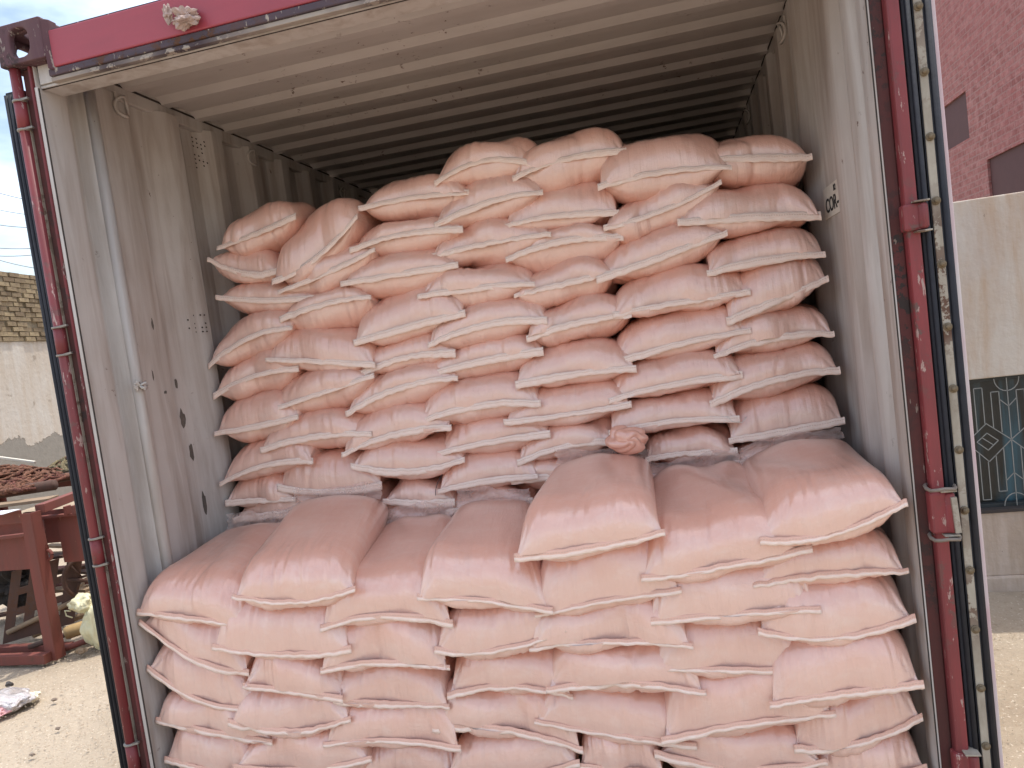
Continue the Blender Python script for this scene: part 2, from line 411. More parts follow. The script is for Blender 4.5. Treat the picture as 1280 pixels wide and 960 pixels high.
casting(.002, .0, True); casting(W - .164, .0, False)
MB().prism([(.164, -.026), (.178, -.008), (.178, .02), (.164, .02)], 2.44, 2.585).build('casting_weld', M_CAST, cont, .003)

# corner posts: outer bar, grimy recess, bright inner lip, cream jamb with its sealant line
Z0, Z1 = .119, 2.472
def post(s):
    X = (lambda a: a) if s < 0 else (lambda a: W - a)
    def bx(name, a, b, y0, y1, z0, z1, mat, bev=.003, label=None):
        x0, x1 = sorted((X(a), X(b)))
        return MB().box(x0, x1, y0, y1, z0, z1).build(name, mat, cont, bev, label=label)
    if s < 0:
        mb = MB(); mb.tube([(X(.027), -.002, Z0), (X(.027), -.002, Z1)], .0150, 14)
        mb.build('post_bar', M_REDB, cont)
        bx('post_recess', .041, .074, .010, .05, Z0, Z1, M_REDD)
        bx('post_recess_edge', .0425, .0437, -.001, .0095, Z0 + .2, Z1 - .1, M_STRIP, .001, 'worn cream edge of the post recess')
        bx('post_lip', .0745, .0835, -.006, .05, Z0, Z1, M_RED)
    else:
        bx('post_bar', .016, .045, -.022, .02, Z0, Z1, M_REDB, .006)
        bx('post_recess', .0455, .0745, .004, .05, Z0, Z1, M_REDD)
        bx('post_hinge_strip', .000, .0155, .02, .05, Z0, Z1, M_REDD)  # narrow dark red strip of the post outside the bar
    j = .084 if s < 0 else .075
    k_ = .0125 if s < 0 else .0035
    jb = bx('door_jamb', j, j + k_ - .0005, -.002, .0035, Z0, 2.409, M_CREAM, .002)
    bx('sealant_bead', j + k_, j + k_ + .002, -.001, .003, .18, 2.405, M_LINE, 0)
    bx('post_core', .003, j - .001 if s < 0 else j - .001, .0505, .10, Z0, Z1, M_RED, 0)
post(-1); post(1)

# lashing rings and welded tie bar on the left wall
def ring(x, y, z, s):
    mb = MB(); pts = [(x + s * .004, y + .030 * math.cos(a), z + .034 * math.sin(a)) for a in np.linspace(0, 2 * math.pi, 17)]
    mb.tube([(p[0] + s * .018 * (1 - abs(math.cos(k * math.pi / 8))), p[1], p[2]) for k, p in enumerate(pts)], .0055, 6, False)
    mb.box(min(x, x + s * .004), max(x, x + s * .004), y - .02, y + .02, z + .024, z + .05)
    mb.build('lashing_ring', M_CREAM, cont)
for yy, zz in ((.36, 2.452), (1.16, 2.45), (2.1, 2.45)): ring(.078, yy, zz, 1)
for yy, zz in ((.92, 2.43), (2.0, 2.43)): ring(W - .084, yy, zz, -1)
tb = MB(); tb.tube([(.085, .215, .2), (.085, .215, 2.47)], .019, 14); tb.build('tie_bar', M_CREAM, cont)
kn = MB()
for k in range(9):
    a = random.uniform(0, 6.28); kn.tube([(.104, .20, 1.49), (.112 + .012 * math.cos(a), .20 + .018 * math.sin(a), 1.49 + random.uniform(-.02, .02)), (.11, .20 + .03 * math.cos(a), 1.49 + .022 * math.sin(a))], .004, 5)
tag(kn.build('string_knot', plain('white_string', (.62, .57, .52))), 'frayed knot of white string tied round the bar inside the left wall', 'string')
# stencilled dots, rust spots on the left wall
dots = MB()
for (yc, zc, nr, nc, sp) in ((.775, 2.37, 8, 4, .017), (.60, 1.69, 5, 4, .016)):
    for i in range(nr):
        for k in range(nc):
            if random.random() < .25: continue
            yy = yc + (k - nc / 2) * sp * 1.5; zz = zc - (i - nr / 2) * sp; r = .0035
            d_ = .0512 if yy < .52 else .0512 + max(0, min(.036, (yy - .52) / .068 * .030))
            dots.add([(d_ + .0035, yy + r * 1.6 * math.cos(a), zz + r * math.sin(a)) for a in np.linspace(0, 5.24, 6)], [(0, 1, 2, 3, 4, 5)])
dots.build('stencil_dots', M_LINE, cont)
def scuff(yc, zc, ry, rz, d):
    mb = MB(); n = 14
    mb.add([(d, yc + ry * math.cos(a) * random.uniform(.6, 1.15), zc + rz * math.sin(a) * random.uniform(.7, 1.15)) for a in np.linspace(0, 2 * math.pi, n, endpoint=False)], [tuple(range(n))])
    mb.build('bare_metal_scuff', M_SCUFF, cont)
M_SCUFF = plain('scuffed_bare_spot', (.13, .11, .095), .8, .1, .7, 60)
for a in ((.455, 1.345, .016, .040, .0510), (.475, 1.22, .014, .036, .0510), (.50, 1.02, .013, .045, .0510), (.35, 1.70, .006, .02, .0732), (.31, 1.52, .004, .02, .0732), (.36, 1.455, .01, .006, .0732), (.45, 1.48, .009, .02, .0510)):
    scuff(*a)

# marking plate on the right wall
def text_mesh(s, size, mat, parent, M, name='lettering', extrude=.0006):
    cu = bpy.data.curves.new('t', 'FONT'); cu.body = s; cu.size = size; cu.extrude = extrude; cu.offset = size * .012
    t = bpy.data.objects.new('t', cu); COL.objects.link(t)
    dg = bpy.context.evaluated_depsgraph_get(); me = bpy.data.meshes.new_from_object(t.evaluated_get(dg))
    bpy.data.objects.remove(t); me.name = name
    me.transform(M); me.materials.append(mat); return obj(name, me, parent)
pl = MB().box(W - .0612, W - .0585, .485, .700, 1.735, 1.832).build('marking_sticker', plain('off_white_sticker', (.66, .62, .55), .5), cont, 0)
M_INK = plain('black_ink', (.02, .018, .018), .7)
def wallM(y, z):   # text runs along -Y (left to right for the viewer), faces -X
    return Matrix(((0, 0, -1, W - .0622), (-1, 0, 0, y), (0, 1, 0, z), (0, 0, 0, 1)))
text_mesh('COR-', .062, M_INK, pl, wallM(.672, 1.752) @ Matrix.Scale(1.12, 4, (1, 0, 0)))
text_mesh('R2', .026, M_INK, pl, wallM(.553, 1.806))

# hinges
def hinge(s, z, hh):
    if s < 0:
        h = MB().tube([(.027, -.002, z - hh / 2), (.027, -.002, z + hh / 2)], .0178, 14).build('hinge', M_REDB, cont)
        for q in (-1, 1):
            w_ = MB(); w_.tube([(.027, -.002, z + q * hh / 2 - .003), (.027, -.002, z + q * hh / 2 + .003)], .0205, 12); w_.beam((.03, -.012, z + q * hh / 2), (.062, -.006, z + q * hh / 2 + .004), .010, .006)
            w_.build('washer', M_GALV, h)
        return
    x = .024 if s < 0 else W - .028
    mb = MB(); mb.box(x - .026, x + .026, -.034, .0, z - hh / 2, z + hh / 2)
    mb.tube([(x + .016, -.032, z - hh / 2 + .002), (x + .016, -.032, z + hh / 2 - .002)], .011, 12)
    h = mb.build('hinge', M_REDB, cont, .006)
    for q in (-1, 1):
        MB().box(x - .004, x + .030, -.043, -.004, z + q * (hh / 2 + .003) - .002, z + q * (hh / 2 + .003) + .002).build('washer', M_STRIP, h, .001)
for z in (2.335, 1.655, .995, .32): hinge(-1, z, .085 if z > .4 else .1)
for z in (2.30, 1.640, .945, .30): hinge(1, z, .062 if z > 1.2 else .10)
# wire twist and scrap of wood stuck behind the right hinge
wd = MB(); wd.beam((W - .004, -.045, .90), (W - .008, -.045, .985), .012, .008); wd.build('hinge_shim', M_STRIP, cont)
for z, lab_ in ((1.005, 'dirty wire twisted round the top of the lower visible hinge on the right post'), (.885, 'dirty wire twisted round the bottom of the lower visible hinge on the right post')):
    ws = MB(); ws.tube([(W - .026 + .031 * math.cos(a), -.020 + .034 * math.sin(a), z + .003 * math.sin(3 * a)) for a in np.linspace(0, 6.5, 15)], .0045, 6)
    tag(ws.build('tied_wire', plain('twisted_wire', (.22, .18, .15), .6, .3)), lab_, 'wire')

# doors folded right back along the sides
def door(s):
    if s > 0:
        d = MB().box(W + .010, W + .046, .012, 1.19, .13, 2.44).build('door', M_SKIN, cont, .003, label='right door folded back, seen by its pale edge')
        MB().box(W - .012, W + .0085, -.012, .02, .13, 2.44).build('gasket', M_RUB, d, .005)
        MB().tube([(W + .001, -.014, .13), (W + .001, -.014, 2.44)], .006, 8).build('gasket_lip', M_RUB, d)
        st = MB().box(W + .012, W + .0295, -.020, -.0145, .14, 2.43).build('retaining_strip', M_STRIP, d, .002)
        MB().box(W + .010, W + .034, -.014, .0115, .13, 2.44).build('gasket_backing', M_RUB, d)
        MB().tube([(W + .0425, -.012, .13), (W + .0425, -.012, 2.44)], .0085, 8).build('gasket_lip', M_RUB, d)
        MB().box(W + .0465, W + .060, -.010, 1.19, .13, 2.44).build('door_skin', M_SKIN, d, .002)
        base = None
        for k in range(15):
            z = .22 + k * .1450
            if base is None:
                mb = MB(); xx = W + .0208
                mb.tube([(xx, -.0205, z), (xx, -.024, z)], .0098, 12); mb.tube([(xx, -.024, z), (xx, -.0285, z)], [.0065, .0045], 10)
                base = mb.build('rivet', M_RIVET, st); z00 = z
            else:
                c = base.copy(); COL.objects.link(c); c.parent = st; c.location = (0, 0, z - z00)
                c.rotation_euler = (0, 0, 0)
        for k in range(1, 12):       # ribs of the door outer side
            MB().box(W + .0605, W + .074, .10, 1.10, .2 + k * .18, .28 + k * .18).build('door_rib', M_REDB, d, .004)
    else:
        d = MB().box(-.072, -.012, .060, 1.22, .13, 2.44).build('door', M_RED, cont, .003, label='left door folded back along the side, edge only in view')
        for x in (-.070, -.056, -.042, -.028):
            MB().tube([(x, .050, .14), (x, .050, 2.43)], .0068, 8).build('gasket_lip', M_RUB, d)
        MB().box(-.074, -.014, .051, .0595, .13, 2.44).build('gasket', M_RUB, d, .002)
door(-1); door(1)

# crumpled scrap on the header
def crumple(name, c, size, mat, seed, cuts=3, amp=.5):
    bm = bmesh.new(); bmesh.ops.create_icosphere(bm, subdivisions=cuts, radius=1)
    for v_ in bm.verts:
        n_ = noise.noise(v_.co * 1.7 + Vector((seed, 0, 0))) + .6 * noise.noise(v_.co * 4 + Vector((0, seed, 0)))
        r_ = 1 + amp * n_; v_.co = Vector((v_.co.x * size[0] * r_, v_.co.y * size[1] * r_, v_.co.z * size[2] * r_))
    me = bpy.data.meshes.new(name); bm.to_mesh(me); bm.free(); me.materials.append(mat)
    o = obj(name, me); o.location = c; return o
M_RAG = plain('dirty_cloth', (.42, .31, .27), .9, 0, .4, 40, .8)
rag = crumple('cloth_scrap', (.635, -.030, 2.478), (.040, .020, .022), M_RAG, 3, 4, .8)
tag(rag, 'small dirty twist of cloth stuck to the red beam above the opening', 'rag')
tip = crumple('torn_end', (-.048, -.004, .022), (.013, .010, .022), M_RAG, 8, 3, .8); tip.parent = rag

# ------------------------------------------------------------------ sacks
def fast_mesh(name, V, F, mat, parent, uv=None, loose_lit=None, off=(0, 0, 0)):
    me = bpy.data.meshes.new(name)
    V = V - np.array(off); nf = len(F)
    me.vertices.add(len(V)); me.vertices.foreach_set('co', V.astype(np.float32).ravel())
    me.loops.add(nf * 4); me.loops.foreach_set('vertex_index', F.astype(np.int32).ravel())
    me.polygons.add(nf); me.polygons.foreach_set('loop_start', np.arange(0, nf * 4, 4, dtype=np.int32)); me.polygons.foreach_set('loop_total', np.full(nf, 4, dtype=np.int32))
    me.polygons.foreach_set('use_smooth', np.ones(nf, dtype=bool))
    me.update(calc_edges=True)
    if uv is not None:
        l = me.uv_layers.new(name='UVMap'); l.data.foreach_set('uv', uv[F.ravel()].astype(np.float32).ravel())
    if loose_lit is not None:
        a = me.attributes.new('loose_lit', 'FLOAT', 'POINT'); a.data.foreach_set('value', loose_lit.astype(np.float32))
    me.materials.append(mat)
    return obj(name, me, parent)

def pillow(L, Mi, R, zt, zb, back, root, style, seed):
    """a filled tube of woven sheet closed by a seam at the front; back = (xl, y, zl), (xr, y, zr): top of the far end"""
    r = np.random.default_rng(seed)
    L, Mi, R = map(np.array, (L, Mi, R))
    nU = 71
    cf = (L + R) / 2; h = (R[0] - L[0]) / 2; slope = (R[2] - L[2]) / 2
    f = np.clip((Mi[0] - cf[0]) / h, -.6, .6); sag = (Mi[2] - (cf[2] + slope * f)) / (1 - f * f)
    w = np.linspace(-1, 1, nU); uu = np.sin(w * math.pi / 2) * .55 + w * .45
    top = style == 't'
    arcL = {'r': .095, 'f': .085, 't': .115}[style] * r.uniform(.9, 1.15)
    al = np.linspace(0, 1, 17) ** 1.15 * math.pi / 2
    yb = back[0][1]; length = yb - cf[1]
    tf = arcL * (1 - np.cos(al))
    tb_ = np.linspace(arcL, length - .12, 9)[1:]
    ab = np.linspace(math.pi / 2, 0, 9)[1:]
    ts = np.concatenate([tf, tb_, length - .12 + .12 * np.cos(ab)])
    ss = np.concatenate([np.sin(al), np.ones(len(tb_)), np.sin(ab)])
    fr = np.concatenate([np.sin(al), np.ones(len(tb_)), np.ones(len(ab))])    # front blend only
    T = len(ts)
    tt = np.clip(ts / length, 0, 1)
    bcx = (back[0][0] + back[1][0]) / 2; bh = (back[1][0] - back[0][0]) / 2; bz = (back[0][2] + back[1][2]) / 2; bs = (back[1][2] - back[0][2]) / 2
    cx = cf[0] + (bcx - cf[0]) * tt
    hb = h * {'t': .96, 'f': .94, 'r': .965}[style]; bh = bh + {'t': 0, 'f': .035, 'r': .05}[style]
    a = hb + (bh - hb) * tt + (h - hb) * (1 - fr) ** 1.5
    a = np.where(ts > length - .12, a * (1 - .06 * (1 - ss)), a)
    thick = zt - zb
    Hh = thick / 2 * np.ones(T)
    zc_f = (zt + zb) / 2
    zc = zc_f + (bz - thick / 2 - zc_f) * tt
    sl = (slope * .85 * (1 - tt) + bs * tt)
    frq = fr ** .6; p = 1.7 + {'t': 3.2, 'f': 2.3, 'r': 1.5}[style] * frq; q = 1.0 - {'t': .55, 'f': .50, 'r': .46}[style] * frq
    U = np.concatenate([uu, uu[::-1][1:-1]]); sg = np.concatenate([np.ones(nU), -np.ones(nU - 2)])
    UU, TT = np.meshgrid(U, np.arange(T)); SG = np.broadcast_to(sg, UU.shape); ti = TT
    S = (1 - np.abs(UU) ** p[ti]) ** q[ti]; S = np.nan_to_num(np.maximum(S, 0))
    FR = fr[ti]; SS = ss[ti]
    zs = cf[2] + slope * UU + sag * (1 - UU ** 2)
    # seam waviness
    wob = sum(r.uniform(-.0022, .0022) * np.sin(UU * k * 1.7 + r.uniform(0, 6.3)) for k in (2, 3, 5, 8))
    zs = zs + wob
    # side droop of the loose skin
    m = FR ** 1.25
    zmid = zs * (1 - m) + (zc[ti] + sl[ti] * UU) * m
    Z = zmid + SG * Hh[ti] * S * SS ** (.62 if top else .72)
    X = cx[ti] + a[ti] * UU
    ys = cf[1] + (R[1] - L[1]) / 2 * UU + sum(r.uniform(-.004, .004) * np.sin(UU * k * 2 + r.uniform(0, 6.3)) for k in (1, 2, 4))
    Y = ys * (1 - tt[ti]) + cf[1] * tt[ti] + ts[ti]
    # belly: upper half leans forward over the seam a little in the middle
    Y = Y - .010 * np.sin(2 * np.arcsin(np.clip(FR, 0, 1))) * S * (SG > 0) * (1 if style != 't' else 1.4)
    # skin displacement: lumps, pressed creases, folds fanning from the seam and ears
    V1 = ti / T
    dn = np.zeros_like(UU)
    for k in range(6):
        fu, ft = r.uniform(1.5, 6), r.uniform(.5, 3); dn += r.uniform(.0015, .0042) * np.sin(fu * UU + ft * tt[ti] * (2.5 if top else 9) + r.uniform(0, 6.3) + .8 * SG)
    yl = ts[ti]
    for k in range(r.integers(16, 26)):       # creases from the seam
        u0 = r.uniform(-1, 1); wd_ = r.uniform(.016, .045); sl_ = r.uniform(-1.8, 1.8) + 1.2 * np.sign(u0) * (abs(u0) > .6)
        ln = r.uniform(.02, .085) * (1.3 if top else 1); am = r.uniform(.0012, .0046) * (1 if style == 'r' else 1.45)
        dn += -am * np.exp(-((UU - u0 + sl_ * yl) / wd_) ** 2) * np.exp(-yl / ln) * SS + .5 * am * np.exp(-((UU - u0 - wd_ * 1.6 + sl_ * yl) / wd_) ** 2) * np.exp(-yl / ln) * SS
    for k in range(r.integers(3, 7)):        # longer diagonal folds
        u0 = r.uniform(-.8, .8); sl_ = r.uniform(-5, 5); wd_ = r.uniform(.03, .08); y0 = r.uniform(.01, .25 if top else .06)
        dn += -r.uniform(.0015, .004) * (.6 if top else 1) * np.exp(-((UU - u0 + sl_ * (yl - y0)) / wd_) ** 2) * np.exp(-((yl - y0) / .07) ** 2)
    if r.random() < .35:                     # a pinched dent near the seam
        u0 = r.uniform(-.5, .5); dn += -.012 * np.exp(-((UU - u0) / .10) ** 2) * np.exp(-yl / .03) * SS
    for sd in (-1, 1):                       # fan of folds at the ears
        for k in range(5):
            ang = r.uniform(.3, 2.6); wd_ = .02; dn += -r.uniform(.001, .0035) * np.exp(-(((1 - sd * UU) - ang * yl * 6 - r.uniform(0, .05)) / wd_) ** 2) * np.exp(-((1 - sd * UU) / .35) ** 2) * np.minimum(1, SS * 2)
    ca = np.sqrt(np.clip(1 - FR ** 2, 0, 1))
    Z = Z + dn * SG * np.maximum(FR, .25); Y = Y - dn * ca
    V = np.stack([X, Y, Z], -1).reshape(-1, 3)
    n = len(U); I = np.arange(T - 1)[:, None] * n; J = np.arange(n)[None, :]; J2 = (J + 1) % n
    F = np.stack([I + J, I + J2, I + n + J2, I + n + J], -1).reshape(-1, 4)
    cap = (T - 1) * n
    # close the far end and the seam (the two sheets meet)
    arc = np.concatenate([[0], np.cumsum(np.hypot(np.diff(ts), np.diff(ss) * thick / 2))])
    uv = np.stack([UU * h + SG * 3 * 0 + (SG < 0) * 2.0, arc[ti]], -1).reshape(-1, 2)
    loose_lit = np.clip(1.15 * np.exp(-(yl / .018)) + .9 * np.clip((np.abs(UU) - .80) / .2, 0, 1) * np.exp(-yl / .07), 0, 1)
    if top: loose_lit = np.clip(loose_lit + .38 * np.clip((yl - .06) / .12, 0, 1) + .6 * np.clip((yl - length + .13) / .12, 0, 1), 0, 1)  # flat tops painted whiter to brighten them; far end is pale film
    off = root_loc(root)
    fast_mesh('body', V, F, M_BAG, root, uv, loose_lit.ravel(), off)
    # hem: a folded strip hanging from the seam
    nH = 61; u = np.linspace(-1.035, 1.035, nH); uc = np.clip(u, -1, 1)
    zsH = cf[2] + slope * u + sag * (1 - uc ** 2) + sum(r.uniform(-.0011, .0011) * np.sin(u * k * 1.9 + r.uniform(0, 6.3)) for k in (3, 6, 11, 17))
    ysH = cf[1] + (R[1] - L[1]) / 2 * u
    wid = {'r': .0235, 'f': .018, 't': .019}[style] * r.uniform(.85, 1.15) * (1 + .18 * np.sin(u * r.uniform(1, 3) + r.uniform(0, 6)))
    fwd = {'r': .004, 'f': .0065, 't': .0065}[style]
    rag_ = r.uniform(-.0008, .0008, nH)
    rows = []
    wav = sum(r.uniform(-.0022, .0022) * np.sin(u * k * 2.3 + r.uniform(0, 6.3)) for k in (2, 4, 7))
    up = {'r': .012, 'f': .008, 't': .008}[style]
    for j, g in enumerate((0, .34, .68, 1.0)):
        rows.append(np.stack([cf[0] + h * u, ysH - (.007 if style == 'r' else .003) - fwd * g ** .7 + wav * g, zsH + up - (wid * g) + rag_ * (g == 1) + np.abs(wav) * .4 * g], -1))
    A = np.array(rows)                                         # 4 x nH x 3
    Bk = A.copy(); Bk[..., 1] += .0018
    VV = np.concatenate([A.reshape(-1, 3), Bk.reshape(-1, 3)]); nn = 4 * nH; Fh = []
    for j in range(3):
        for i in range(nH - 1):
            q0 = j * nH + i; Fh.append((q0, q0 + nH, q0 + nH + 1, q0 + 1)); Fh.append((nn + q0, nn + q0 + 1, nn + q0 + nH + 1, nn + q0 + nH))
    for i in range(nH - 1):
        q0 = 3 * nH + i; Fh.append((q0, nn + q0, nn + q0 + 1, q0 + 1)); Fh.append((i, i + 1, nn + i + 1, nn + i))
    for j in range(3):
        for e in (0, nH - 1):
            q0 = j * nH + e; Fh.append((q0, nn + q0, nn + q0 + nH, q0 + nH))
    g_ = np.repeat([0, .34, .68, 1.0], nH); uvh = np.stack([np.tile(u * h, 4), g_], -1); uvh = np.concatenate([uvh, uvh])
    fast_mesh('hem', VV, np.array(Fh), M_HEM if style == 'r' else M_HEMF, root, uvh, None, off)
    return

def film(a, b, rise, lean, root, seed, name='loose_liner'):
    """crumpled clear liner standing up from the far end of a sack"""
    r = np.random.default_rng(int(seed * 10)); n, k = 46, 16
    a, b = np.array(a), np.array(b); P = np.zeros((k, n, 3))
    for j in range(k):
        g = j / (k - 1)
        for i in range(n):
            t = i / (n - 1); p_ = a + (b - a) * t
            hgt = rise * g * (1 + .22 * math.sin(t * 5 + seed) + .08 * math.sin(t * 17 + seed * 2) * g)
            wr = .004 * math.sin(t * 17 + 4 * g + seed) * g + .002 * math.sin(t * 43 - 7 * g) + .012 * noise.noise(Vector((t * 8, g * 3, seed * 3.1)))
            P[j, i] = (p_[0] + .012 * noise.noise(Vector((t * 5, g * 5, seed))) , p_[1] - .03 * (1 - g) + lean * g + wr, p_[2] - .02 + hgt)
    I = np.arange(k - 1)[:, None] * n; J = np.arange(n - 1)[None, :]
    F = np.stack([I + J, I + J + 1, I + n + J + 1, I + n + J], -1).reshape(-1, 4)
    return fast_mesh(name, P.reshape(-1, 3), F, M_FILM, root, None, None, root_loc(root))

